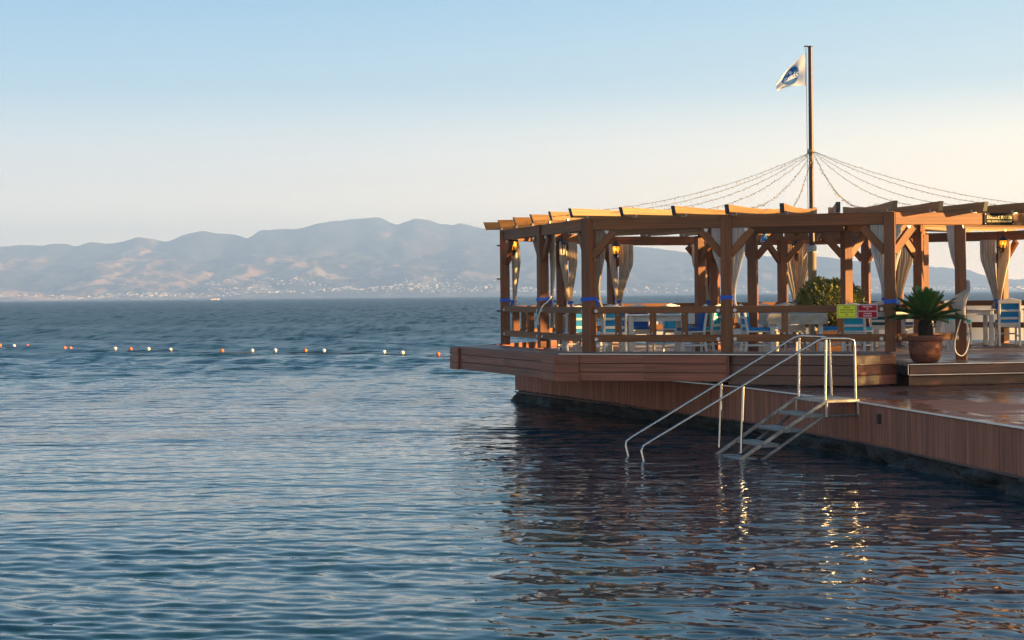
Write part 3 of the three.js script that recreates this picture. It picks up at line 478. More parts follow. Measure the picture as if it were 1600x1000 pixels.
// ------------------------------------------------------------------ railings
{
  const rail = (a, b, label, o = {}) => {
    const t = thing('railing', label, 'railing', null, 0, 'railings between the pergola posts'), d = dirOf(a, b), n = new THREE.Vector3(d.z, 0, -d.x), L = V(a[0], 0, a[1]).distanceTo(V(b[0], 0, b[1]));
    if (n.dot(V((a[0] + b[0]) / 2 - CEN[0], 0, (a[1] + b[1]) / 2 - CEN[1])) < 0) n.negate();
    const g = PW / 2 + (o.lap ? -.14 : .0), off = n.clone().multiplyScalar(o.off ?? .03), pt = (s, y) => V(a[0], y, a[1]).addScaledVector(d, s).add(off);
    bar('top_rail', pt(g, 2.005), pt(L - g, 2.005), .075, .12, pick(M.frames), t); bar('bottom_rail', pt(g, 1.515), pt(L - g, 1.515), .075, .125, pick(M.frames), t);
    for (const f of o.bal ?? []) { const s = L * f; bar('baluster', pt(s, 1.578), pt(s, 1.944), .10, .13, pick(M.frames), t, n);
      if (o.near) for (const y of [1.925, 1.60]) { const m = mesh('bracket_cover', new THREE.CylinderGeometry(.012, .034, .034, 3, 1), M.galv, t); m.rotation.set(y > 1.8 ? Math.PI : 0, 0, 0); m.position.copy(pt(s, y).addScaledVector(n, .075)); } }
    if (o.near) for (const [s, e] of [[g + .05, 1], [L - g - .05, -1]]) for (const y of [1.99, 1.50]) { const m = mesh('bracket_cover', new THREE.CylinderGeometry(.03, .036, .02, 8), M.galv, t); m.quaternion.setFromUnitVectors(new THREE.Vector3(0, 1, 0), n); m.position.copy(pt(s, y).addScaledVector(n, .045)); }
    return t;
  };
  rail(K[0], MIDS[0], 'short railing at the far left end of the deck, beside the leftmost post', { bal: [.33, .72], near: 1 });
  rail(MIDS[0], K[1], 'railing on the angled left side, in front of two blue-backed chairs', { bal: [.40, .68], near: 1 });
  rail(K[1], MIDS[1], 'railing left of the middle front post, in front of the white table', { bal: [.22, .47, .70], near: 1 });
  rail(MIDS[1], K[2], 'railing carrying the yellow and red notices, behind the steel handrails', { bal: [.36, .70], near: 1 });
  rail(K[2], MIDS[2], 'short railing behind the terracotta pot of the sago palm', { near: 1 });
  for (const [i, j, m, label] of [[7, 0, 7, 'railing at the back left of the deck, under the unlit lantern'], [6, 7, 6, 'far railing with pale screens left of the round bush'], [5, 6, 5, 'far railing with pale screens behind the round bush'], [4, 5, 4, 'far railing at the right edge, behind the rightmost chair']]) rail(K[i], K[j], label, { bal: [.18, .34, .66, .82], off: .04 });
  // pale wind screens behind the far rails
  for (const [i, j, l] of [[6, 7, 'pale fabric wind screen behind the far railing, left of the round bush'], [5, 6, 'pale fabric wind screen behind the far railing, right of the round bush'], [4, 5, 'pale fabric wind screen behind the far railing at the right edge']]) {
    const a = K[i], b = K[j], d = dirOf(a, b), n = new THREE.Vector3(d.z, 0, -d.x); if (n.dot(V(a[0] - CEN[0], 0, a[1] - CEN[1])) < 0) n.negate();
    const L = Math.hypot(a[0] - b[0], a[1] - b[1]), nn = Math.ceil(L / .06), g = new THREE.PlaneGeometry(L - .1, .78, nn, 6), p = g.attributes.position; for (let k = 0; k < p.count; k++) p.setZ(k, .012 * Math.sin(p.getX(k) * 6.5) + .01 * fbm(p.getX(k) * 3, p.getY(k) * 3, 121, 2)); g.computeVertexNormals();
    const m = mesh('wind_screen', g, M.screen); m.quaternion.setFromRotationMatrix(orient(n)); m.position.copy(V((a[0] + b[0]) / 2, 1.56, (a[1] + b[1]) / 2).addScaledVector(n, .13)); tag(m, l, 'wind screen', 'wind screens behind the far railings');
  }
}

// ------------------------------------------------------------------ curtains
function drapeGeo(path, pleats = 7, nv = 26) { // path: [centre, half-width vector, pleat depth]; a pleated cloth swept through the stations
  const C = new THREE.CatmullRomCurve3(path.map((p) => p[0]), false, 'catmullrom', .5), Wc = new THREE.CatmullRomCurve3(path.map((p) => p[1]), false, 'catmullrom', .5), nu = pleats * 6, P = [], U = [], I = [], sd = rnd() * 50;
  for (let j = 0; j <= nv; j++) { const t = j / nv, c = C.getPoint(t), w = Wc.getPoint(t), k = t * (path.length - 1), a = Math.floor(Math.min(k, path.length - 1.001)), dep = path[a][2] + (path[a + 1][2] - path[a][2]) * (k - a), nrm = new THREE.Vector3(-w.z, 0, w.x).normalize();
    for (let i = 0; i <= nu; i++) { const u = i / nu * 2 - 1, ph = i / nu * pleats * 6.283 + 1.4 * fbm(u * 2 + sd, t * 2, 7, 2), q = c.clone().addScaledVector(w, u + .06 * Math.cos(ph)).addScaledVector(nrm, dep * (Math.sin(ph) + .5 * Math.sin(ph * .5 + sd + t * 2))); P.push(q.x, q.y, q.z); U.push(i / nu, t * 3); } }
  for (let j = 0; j < nv; j++) for (let i = 0; i < nu; i++) { const a = j * (nu + 1) + i; I.push(a, a + 1, a + nu + 1, a + 1, a + nu + 2, a + nu + 1); }
  const g = new THREE.BufferGeometry(); g.setAttribute('position', new THREE.Float32BufferAttribute(P, 3)); g.setAttribute('uv', new THREE.Float32BufferAttribute(U, 2)); g.setIndex(I); g.computeVertexNormals(); return g;
}
function ribbonRing(c, w, y, h, mat, parent, face) { // band wound round a post
  const g = new THREE.CylinderGeometry(w * .7071 + .012, w * .7071 + .012, h, 4, 2, true); g.rotateY(Math.PI / 4); const p = g.attributes.position; for (let i = 0; i < p.count; i++) p.setY(i, p.getY(i) + .01 * Math.sin(p.getX(i) * 17 + p.getZ(i) * 9));
  const m = mesh('tie_ribbon', toCreasedNormals(g, .4), mat, parent); m.position.set(c.x, y, c.z); m.quaternion.setFromRotationMatrix(orient(face)); return m;
}
{
  const curtain = (p, label, dirs, o = {}) => {
    const t = thing('tied_curtain', label, 'curtain', null, 0, 'curtains tied back to the pergola posts');
    const inw = V(CEN[0] - p[0], 0, CEN[1] - p[1]).normalize(), P0 = V(p[0], 0, p[1]), yT = o.tie ?? 2.16, mat = o.mat ?? M.curtain, gap = o.gap ?? .15;
    for (const [dx, dz, spread] of dirs) {
      const d = new THREE.Vector3(dx, 0, -dz).normalize(), s = spread ?? .30, st = (along, inward, y, hw, dep) => [P0.clone().addScaledVector(d, along).addScaledVector(inw, inward).setY(y), d.clone().multiplyScalar(hw), dep];
      mesh('drape', drapeGeo([st(s * .62, gap, Y_BEAM + .02, s * .52, .018), st(s * .60, gap + .01, Y_BEAM - .4, s * .50, .026), st(s * .46, gap + .02, (Y_BEAM + yT) / 2, s * .38, .026), st(s * .24, gap + .02, yT + .25, s * .22, .02), st(.05, gap + .02, yT, .05, .014), st(.06, gap + .03, yT - .12, .075, .02), st(.07, gap + .03, yT - (o.fall ?? .30), .10, .024)], 6), mat, t);
    }
    if (o.band) ribbonRing(P0, PW, o.band, .065, M.ribbon, t, o.face ?? inw);
    // bow of the tie round the cloth
    const c = P0.clone().addScaledVector(inw, gap + .02); const kn = new THREE.TorusGeometry(.075, .022, 6, 18); kn.scale(1, 1, .7); kn.rotateX(Math.PI / 2); const k = mesh('tie_knot', kn, M.ribbon, t); k.position.set(c.x, yT, c.z); k.scale.set(1, 1.5, .8);
    for (const s of [-1, 1]) { const e = mesh('tie_end', new THREE.PlaneGeometry(.045, .2, 1, 4), M.ribbon, t); e.position.copy(c).add(new THREE.Vector3(.05 * s, yT - .10 - c.y, .075)); e.rotation.set(.15, 0, .35 * s + .1); }
    return t;
  };
  const dirBetween = (a, b) => [b[0] - a[0], b[1] - a[1]];
  const at2 = (p, q, s) => [...dirBetween(p, q), s];
  const A = (i, o, label, extra) => curtain(K[i], label, [at2(K[i], K[(i + 1) % 8], o || .34), at2(K[i], K[(i + 7) % 8], o || .34)], extra);
  const face0 = V(K[0][0] - CEN[0], 0, K[0][1] - CEN[1]).normalize();
  A(0, .25, 'beige curtain tied to the leftmost post of the pergola', { band: 2.18, face: face0 });
  const sash = curtain(MIDS[0], 'thin beige curtain edge tied with a blue band to the second post from the left', [at2(MIDS[0], K[1], .26)], { band: 2.20, face: V(-.95, 0, -.3) , fall: .5 });
  mesh('loose_sash', tube([[862, 463, 31.35], [856, 471, 31.2], [848, 478, 31.1], [843, 489, 31.08], [840, 500, 31.1], [842, 508, 31.1]].map((q) => at(...q)), .014, 30, 7), M.rope, sash);
  A(1, .17, 'beige curtain behind the left front corner post with a blue band', { band: 2.20, face: V(K[1][0] - CEN[0], 0, K[1][1] - CEN[1]) });
  curtain(MIDS[1], 'white curtain behind the middle front post with a blue band', [at2(MIDS[1], K[2], .24), at2(MIDS[1], K[1], .26)], { band: 2.21, face: V(-.26, 0, -.96), mat: M.sheer });
  A(2, .24, 'pale curtain behind the post with the bright blue band beside the sago palm', { band: 2.12, face: V(-.25, 0, -1), mat: M.sheer });
  curtain(MIDS[7], 'full beige curtain beside the unlit lantern at the back left', [at2(MIDS[7], K[0], .34), at2(MIDS[7], K[7], .36)], { tie: 2.12 });
  A(7, 0, 'beige curtain pair at the back post left of centre, under a glowing lantern', { tie: 2.12 });
  curtain(MIDS[6], 'beige curtain half hidden by two inner posts at the back', [at2(MIDS[6], K[7], .34), at2(MIDS[6], K[6], .36)], { tie: 2.10 });
  A(6, 0, 'beige and sunlit curtain pair at the back post left of the flagpole', { tie: 2.08, fall: .4 });
  curtain(MIDS[5], 'sunlit curtain at the back, right of the blue-banded corner post', [at2(MIDS[5], K[6], .34), at2(MIDS[5], K[5], .34)], { tie: 2.08 });
  A(5, 0, 'curtain pair at the back post by the right edge, half sunlit', { tie: 2.06 });
  // sheer curtain thrown round the entrance post, ending in a rope loop
  const t = thing('sheer_curtain', 'white sheer curtain wound round the entrance post with a rope loop below', 'curtain'), h = (w) => new THREE.Vector3(w, 0, .02);
  mesh('drape', drapeGeo([[at(1486, 352, 28.42), h(.085), .012], [at(1488, 380, 28.45), h(.07), .014], [at(1492, 405, 28.47), h(.05), .014], [at(1502, 430, 28.48), h(.05), .016], [at(1512, 446, 28.42), h(.035), .018]], 6), M.sheer, t);
  mesh('drape', drapeGeo([[at(1513, 438, 28.40), h(.015), .008], [at(1512, 452, 28.14), h(.04), .014], [at(1502, 462, 28.08), h(.11), .022], [at(1497, 472, 28.07), h(.13), .026], [at(1500, 485, 28.08), h(.085), .02], [at(1507, 497, 28.09), h(.022), .01], [at(1507, 505, 28.09), h(.012), .006]], 9, 40), M.sheer, t);
  mesh('rope_loop', tube([[1508, 500], [1513, 515], [1513.5, 534], [1509, 550], [1502, 556], [1494, 551], [1491.5, 538], [1495, 520], [1499, 505], [1503, 494]].map(([x, y]) => at(x, y, 28.09)), .011, 60, 7), M.rope, t);
  mesh('drape', drapeGeo([[at(1484, 500, 28.6), h(.09), .01], [at(1487, 525, 28.6), h(.11), .012], [at(1489, 548, 28.58), h(.10), .012]], 5), M.sheer, t);
}

// ------------------------------------------------------------------ lanterns on the back posts
{
  const lantern = (pos, label, lit, s = 1) => {
    const t = thing('wall_lantern', label, 'lantern', pos, 0, 'wall lanterns on the pergola posts'); t.scale.setScalar(s);
    mesh('cap', lathe([[0, .10], [.012, .10], [.014, .05], [.03, .045], [.065, .0], [.115, -.045], [.11, -.055], [0, -.05]], 6), M.iron, t);
    mesh('glass', lathe([[.092, -.055], [.098, -.08], [.06, -.235]], 6), lit ? M.amber : M.clear, t);
    for (let k = 0; k < 6; k++) { const a = k * Math.PI / 3 + Math.PI / 6 * 0, f = (r, y) => new THREE.Vector3(Math.sin(a) * r, y, Math.cos(a) * r); mesh('frame_bar', tube([f(.098, -.055), f(.102, -.08), f(.063, -.24)], .006, 6, 5), M.iron, t); }
    mesh('foot', lathe([[0, -.235], [.07, -.235], [.07, -.25], [.035, -.27], [.02, -.30], [.012, -.33], [0, -.34]], 12), M.iron, t);
    mesh('candle', lathe([[0, -.235], [.022, -.235], [.022, -.16], [0, -.155]], 10), M.iron, t);
    mesh('wall_arm', tube([new THREE.Vector3(0, -.26, 0), new THREE.Vector3(-.02, -.33, -.06), new THREE.Vector3(-.03, -.30, -.15), new THREE.Vector3(-.03, -.18, -.19)], .012, 14, 6), M.iron, t);
    const bp = mesh('back_plate', new THREE.CylinderGeometry(.045, .05, .02, 12), M.iron, t); bp.rotation.x = Math.PI / 2; bp.position.set(-.03, -.18, -.20);
    if (lit) { mesh('bulb', lathe([[0, -.155], [.018, -.15], [.026, -.12], [.02, -.09], [0, -.075]], 10), M.flame, t); const l = new THREE.PointLight(lin(1, .6, .2), .03, 6, 2); l.position.set(0, -.115, .0); l.castShadow = true; l.name = 'lamp_light'; t.add(l); }
    return t;
  };
  lantern(at(803, 373, 33.6), 'glowing lantern beside the leftmost post', true);
  lantern(at(878.5, 377, 35.75), 'unlit clear-glass lantern at the back left among curtains', false, 1.2);
  lantern(at(962.5, 381, 37.8), 'glowing lantern on the back post left of centre', true);
  lantern(at(1098, 380, 38.2), 'glowing lantern partly hidden behind an inner post', true);
  lantern(at(1243.5, 380, 38.8), 'glowing lantern on the back post left of the flagpole', true);
  lantern(at(1567, 372, 36.9), 'glowing lantern at the back by the right edge', true, .95);
}
{ // gourd and glass lamps hung from the inner ring
  const hang = (pos, label, prof, mat, extra) => { const t = thing('hanging_lamp', label, 'lamp', pos, 0, 'coloured lamps hung under the pergola'); mesh('shade', lathe(prof, 28), mat, t); mesh('cord', new THREE.CylinderGeometry(.006, .006, .16, 6).translate(0, prof[prof.length - 1][1] + .07, 0), M.wire, t); extra?.(t); return t; };
  const spots = (t, n, r, y, mat) => { for (let k = 0; k < n; k++) { const a = k / n * 6.283 + .2; const s = mesh('inlay', new THREE.SphereGeometry(.018, 8, 6), mat, t); s.scale.set(1, 1, .4); s.position.set(Math.sin(a) * r, y, Math.cos(a) * r); s.rotation.y = a; } };
  const dots = (s, base, spot) => dataTex(128, 128, (u, v) => { const p = vnoise(u * 22, v * 14, s, 22, 14) > .66; return (p ? spot : base).map((q) => q * (.85 + .3 * vnoise(u * 60, v * 60, s + 1, 60, 60))); }, true);
  const gourd = (a, b) => [[0, -b], [a * .5, -b * .95], [a * .92, -b * .55], [a, 0], [a * .85, b * .5], [a * .45, b * .95], [a * .36, b * 1.15], [a * .52, b * 1.45], [a * .56, b * 1.75], [a * .42, b * 2.1], [a * .15, b * 2.3], [.012, b * 2.4], [0, b * 2.75]];
  hang(at(1195, 376, 33), 'blue patterned gourd lamp under the pergola', gourd(.085, .085), std({ map: dots(131, [30, 120, 190], [200, 225, 235]), roughness: .35 }), (t) => spots(t, 9, .085, -.02, M.white));
  hang(at(1245, 362, 32), 'round yellow glass ball lamp left of the flagpole', [[0, -.085], [.05, -.072], [.082, -.03], [.09, 0], [.082, .03], [.05, .072], [.02, .085], [.018, .10], [0, .10]], new THREE.MeshPhysicalMaterial({ color: lin(.80, .66, .12), roughness: .2, transmission: .5, thickness: 0, side: THREE.DoubleSide, map: dots(135, [200, 180, 90], [250, 240, 150]) }), (t) => spots(t, 8, .088, -.01, std({ color: lin(.9, .75, .2), roughness: .2 })));
  hang(at(1285.5, 372.5, 31.6), 'brown gourd lamp right of the flagpole', gourd(.11, .085), std({ color: lin(.42, .13, .035), roughness: .35, map: blotch(139, .5) }), (t) => spots(t, 9, .108, -.03, std({ color: lin(.9, .45, .15), roughness: .3 })));
}

// ------------------------------------------------------------------ furniture
const chairProto = (() => {
  const t = new THREE.Group();
  const legF = (s) => bar('leg', new THREE.Vector3(.2 * s, 0, .2), new THREE.Vector3(.2 * s, .44, .2), .042, .042, M.white, t, new THREE.Vector3(0, 0, 1));
  legF(-1); legF(1);
  for (const s of [-1, 1]) { const g = mergeGeometries([[[.2 * s, 0, -.255], [.2 * s, .45, -.2]], [[.2 * s, .445, -.2], [.2 * s, .93, -.275]]].map(([a, b]) => barAt(new THREE.Vector3(...a), new THREE.Vector3(...b), .042, .045, new THREE.Vector3(0, 0, 1)))); mesh('back_leg', g, M.white, t);
    bar('stretcher', new THREE.Vector3(.2 * s, .2, -.22), new THREE.Vector3(.2 * s, .2, .19), .022, .032, M.white, t); }
  for (const [y, z, h] of [[.56, -.215, .05], [.715, -.237, .045]]) bar('back_slat', new THREE.Vector3(-.18, y, z), new THREE.Vector3(.18, y, z), .022, h, M.white, t);
  const top = new THREE.Shape(); top.moveTo(-.22, 0); top.lineTo(.22, 0); top.lineTo(.22, .05); top.quadraticCurveTo(.1, .085, 0, .1); top.quadraticCurveTo(-.1, .085, -.22, .05); top.closePath(); const hole = new THREE.Path(); hole.absarc(0, .04, .026, 0, 6.283, true); top.holes.push(hole);
  const tg = new THREE.ExtrudeGeometry(top, { depth: .028, bevelEnabled: true, bevelSize: .004, bevelThickness: .004, bevelSegments: 1 }); const tm = mesh('top_rail', tg, M.white, t); tm.position.set(0, .865, -.285); tm.rotation.x = -.15;
  for (const z of [-.2, .2]) bar('apron', new THREE.Vector3(-.18, .41, z), new THREE.Vector3(.18, .41, z), .022, .06, M.white, t);
  bar('stretcher', new THREE.Vector3(-.19, .24, .2), new THREE.Vector3(.19, .24, .2), .022, .032, M.white, t);
  mesh('seat', barGeo(.45, .03, .46, .008).translate(0, .455, 0), M.white, t);
  const puff = (w, h, d, r) => { const s = new THREE.Shape(); s.moveTo(-w / 2 + r, -h / 2); s.lineTo(w / 2 - r, -h / 2); s.quadraticCurveTo(w / 2, -h / 2, w / 2, -h / 2 + r); s.lineTo(w / 2, h / 2 - r); s.quadraticCurveTo(w / 2, h / 2, w / 2 - r, h / 2); s.lineTo(-w / 2 + r, h / 2); s.quadraticCurveTo(-w / 2, h / 2, -w / 2, h / 2 - r); s.lineTo(-w / 2, -h / 2 + r); s.quadraticCurveTo(-w / 2, -h / 2, -w / 2 + r, -h / 2); return new THREE.ExtrudeGeometry(s, { depth: d, bevelEnabled: true, bevelSize: .012, bevelThickness: .014, bevelSegments: 3, curveSegments: 4 }).translate(0, 0, -d / 2); };
  const sc = mesh('seat_cushion', puff(.42, .42, .03, .05), M.blue, t); sc.rotation.x = Math.PI / 2; sc.position.set(0, .498, .01);
  const bc = mesh('back_cushion', puff(.36, .36, .035, .04), M.blue, t); bc.position.set(0, .70, -.195); bc.rotation.x = -.15;
  return t;
})();
const chair = (x, Z, turn, label, cushion, s = 1) => {
  const c = chairProto.clone(); c.name = numbered('chair'); scene.add(c); c.position.copy(V(x, Y_FLOOR + .0015, Z)); c.rotation.y = turn; c.scale.setScalar(s);
  tag(c, label, 'chair', 'blue and white restaurant chairs'); if (cushion) c.traverse((o) => { if (/cushion/.test(o.name)) o.material = cushion; }); return c;
};
function table(x, Z, w, d, turn, label) {
  const t = thing('dining_table', label, 'table', V(x, Y_FLOOR + .0015, Z), turn, 'white restaurant tables');
  const n = 5; for (let k = 0; k < n; k++) { const zz = -d / 2 + d * (k + .5) / n; bar('table_board', new THREE.Vector3(-w / 2, .765, zz), new THREE.Vector3(w / 2, .765, zz), d / n - .004, .03, M.white, t); }
  for (const sx of [-1, 1]) for (const sz of [-1, 1]) bar('leg', new THREE.Vector3(sx * (w / 2 - .08), 0, sz * (d / 2 - .08)), new THREE.Vector3(sx * (w / 2 - .08), .75, sz * (d / 2 - .08)), .085, .085, M.white, t, new THREE.Vector3(0, 0, 1));
  for (const s of [-1, 1]) { bar('apron', new THREE.Vector3(-w / 2 + .12, .70, s * (d / 2 - .08)), new THREE.Vector3(w / 2 - .12, .70, s * (d / 2 - .08)), .025, .10, M.white, t); bar('apron', new THREE.Vector3(s * (w / 2 - .08), .70, -d / 2 + .12), new THREE.Vector3(s * (w / 2 - .08), .70, d / 2 - .12), .025, .10, M.white, t); }
  return t;
}
function cloth(x, Z, w, d, drop, turn, label, mat, group) {
  const nx = 44, nz = 36, P = [], U = [], I = [], W = w + 2 * drop, D = d + 2 * drop;
  for (let j = 0; j <= nz; j++) for (let i = 0; i <= nx; i++) {
    const a = (i / nx - .5) * W, b = (j / nz - .5) * D, ox = Math.max(0, Math.abs(a) - w / 2), oz = Math.max(0, Math.abs(b) - d / 2), o = Math.hypot(ox, oz), f = Math.sin((a + b * 1.3) * 17) * .012 * Math.min(1, o / .1);
    const fall = Math.max(ox, oz, Math.min(o, drop)) * (1 - .25 * Math.min(1, ox * oz * 40));
    P.push(Math.sign(a) * (Math.min(Math.abs(a), w / 2) + (ox ? .012 + ox * .10 + f : 0)), .787 - fall, Math.sign(b) * (Math.min(Math.abs(b), d / 2) + (oz ? .012 + oz * .10 + f : 0))); U.push(a, b);
  }
  for (let j = 0; j < nz; j++) for (let i = 0; i < nx; i++) { const a = j * (nx + 1) + i; I.push(a, a + nx + 1, a + 1, a + 1, a + nx + 1, a + nx + 2); }
  const g = new THREE.BufferGeometry(); g.setAttribute('position', new THREE.Float32BufferAttribute(P, 3)); g.setAttribute('uv', new THREE.Float32BufferAttribute(U, 2)); g.setIndex(I); g.computeVertexNormals();
  const m = mesh('tablecloth', g, mat); m.position.copy(V(x, Y_FLOOR, Z)); m.rotation.y = turn; return tag(m, label, 'tablecloth', group);
}
const BACK = Math.PI;      // a chair's own front is +z; turned by pi its back is towards the camera
chair(1.12, 31.05, BACK + .35, 'blue-backed chair with white frame behind the angled left railing');
chair(1.86, 30.75, BACK + .1, 'large blue-backed chair right of the left front corner post');
table(1.55, 32.0, 1.1, .8, .3, 'white table at the left end behind two blue-backed chairs');
table(2.72, 31.75, 1.15, .8, .05, 'white table with thick legs behind the left front railing');
chair(2.05, 32.9, .3, 'chair on the far side of the left table, facing the water', M.navy);
chair(2.55, 33.0, .2, 'chair on the far side of the white table with thick legs', M.navy);
chair(3.35, 31.2, -Math.PI / 2 + .1, 'chair seen edge-on with dark blue cushion right of the white table', M.navy);
chair(3.70, 31.75, -Math.PI / 2 - .55, 'teal and white chair left of the middle front post', M.teal);
chair(3.35, 33.6, .5, 'chair with a light blue back showing above the front rail', M.teal);
table(5.22, 31.0, 1.05, .85, .04, 'white table under the beige cloth in the middle of the deck');
cloth(5.22, 31.0, 1.07, .87, .20, .04, 'beige cloth on the middle table behind the handrails', M.linen, null);
{ const r = mesh('table_runner', new THREE.PlaneGeometry(.9, .34, 20, 4).rotateX(-Math.PI / 2), std({ color: lin(.45, .55, .75), roughness: .9, side: THREE.DoubleSide, map: blotch(151, .5, 7, .8) })); const p = r.geometry.attributes.position; for (let i = 0; i < p.count; i++) p.setY(i, .004 + .006 * fbm(p.getX(i) * 6, p.getZ(i) * 6, 3, 2)); r.geometry.computeVertexNormals(); r.position.copy(V(5.22, Y_FLOOR + .79, 30.85)); tag(r, 'blue and white runner across the beige tablecloth', 'runner'); }
chair(4.52, 30.9, Math.PI / 2 + .1, 'blue chair at the left end of the cloth-covered table', M.blue);
chair(4.85, 32.1, .1, 'navy chair on the far side of the cloth-covered table', M.navy);
chair(5.55, 33.1, .2, 'white chair seen under the cloth-covered table', M.white);
chair(5.95, 31.05, -Math.PI / 2 - .12, 'blue chair at the right end of the cloth-covered table', M.blue);
chair(6.28, 30.3, BACK - .5, 'teal chair behind the railing below the yellow notice', M.teal);
table(8.15, 35.9, 1.2, .8, .3, 'white table at the back, seen left of the sago palm');
chair(8.55, 35.0, BACK + .2, 'white chair with navy cushion at the back left of the sago palm', M.navy);
chair(7.72, 34.9, BACK - .2, 'chair with a dark green cushion behind the blue-banded post', std({ color: lin(.006, .07, .075), roughness: .9 }));
table(9.72, 35.75, 1.15, .85, -.1, 'white table right of the entrance post');
chair(9.85, 36.75, .05, 'chair with a turquoise cushion on the far side of the right-hand table', std({ color: lin(.03, .42, .50), roughness: .85 }), 1.02);
chair(10.52, 35.35, BACK - .12, 'white chair with a blue back standing at the right, back towards the sea steps', M.blue, 1.04);
table(11.55, 35.6, 1.2, .85, -.35, 'white table at the right edge, partly sunlit');
chair(9.25, 36.6, .25, 'chair with dark teal cushion behind the entrance post', std({ color: lin(.004, .06, .06), roughness: .9 }));

// ------------------------------------------------------------------ plants
function leafCloud(n, rx, ry, rz, size, cols, inner = .55, sd = 5) {
  const P = [], C = [], N = [];
  for (let i = 0; i < n; i++) {
    let x, y, z, l; do { x = rr(-1, 1); y = rr(-1, 1); z = rr(-1, 1); l = Math.hypot(x, y, z); } while (l > 1 || l < .05);
    const lump = .82 + .34 * fbm(x / l * 3 + 9, y / l * 3 + z / l * 2.3, sd, 3), rad = (inner + (1 - inner) * Math.pow(rnd(), .45)) * lump; x = x / l * rad; y = y / l * rad; z = z / l * rad;
    const c = new THREE.Vector3(x * rx, y * ry, z * rz), o = new THREE.Vector3(x, y + .35, z).normalize(), dir = new THREE.Vector3(rr(-1, 1), rr(-.3, 1), rr(-1, 1)).addScaledVector(o, .9).normalize(), side = dir.clone().cross(new THREE.Vector3(rr(-1, 1), rr(-1, 1), rr(-1, 1))).normalize(), s = size * rr(.7, 1.3), col = pick(cols), k = rr(.75, 1.25);
    const up = dir.clone().cross(side).multiplyScalar(s * .12), b = c, m1 = c.clone().addScaledVector(dir, s * .45).addScaledVector(side, s * .24).add(up), m2 = c.clone().addScaledVector(dir, s * .45).addScaledVector(side, -s * .24).add(up), t = c.clone().addScaledVector(dir, s);
    for (const v of [b, m1, t, b, t, m2]) { P.push(v.x, v.y, v.z); C.push(col[0] * k, col[1] * k, col[2] * k); }
  }
  const g = new THREE.BufferGeometry(); g.setAttribute('position', new THREE.Float32BufferAttribute(P, 3)); g.setAttribute('color', new THREE.Float32BufferAttribute(C, 3)); g.computeVertexNormals(); return g;
}
const GREENS = [[.19, .20, .035], [.26, .25, .045], [.13, .15, .028], [.33, .31, .06]];
{ // clipped round bush in the middle of the ring
  const p = at(1297, 500, 32.6).setY(Y_FLOOR), t = thing('round_bush', 'round clipped leafy bush, sunlit on its right, beside the flagpole', 'bush', p.clone().setY(Y_FLOOR + .40));
  mesh('crown', leafCloud(7500, .64, .47, .62, .075, GREENS, .6).translate(0, .56, 0), M.leaf, t);
  mesh('trunk', new THREE.CylinderGeometry(.03, .045, .5, 8).translate(0, .2, 0), M.bark, t);
  for (let k = 0; k < 5; k++) { const a = k * 1.26; mesh('limb', tube([new THREE.Vector3(0, .2, 0), new THREE.Vector3(Math.sin(a) * .15, .4, Math.cos(a) * .15), new THREE.Vector3(Math.sin(a) * .4, .62, Math.cos(a) * .4)], .016, 8, 5), M.bark, t); }
  const b = thing('wooden_planter', 'square wooden planter under the round bush', 'planter', p);
  for (let k = 0; k < 4; k++) for (let r = 0; r < 3; r++) { const q = bar('planter_board', new THREE.Vector3(-.34, .07 + .14 * r, 0), new THREE.Vector3(.34, .07 + .14 * r, 0), .025, .132, pick(M.frames), b); q.position.set(Math.sin(k * Math.PI / 2) * .34, .07 + .14 * r, Math.cos(k * Math.PI / 2) * .34); q.rotation.set(0, Math.PI / 2 + k * Math.PI / 2, 0); }
  mesh('soil', new THREE.BoxGeometry(.64, .03, .64, 6, 1, 6).translate(0, .37, 0), M.soil, b);
}
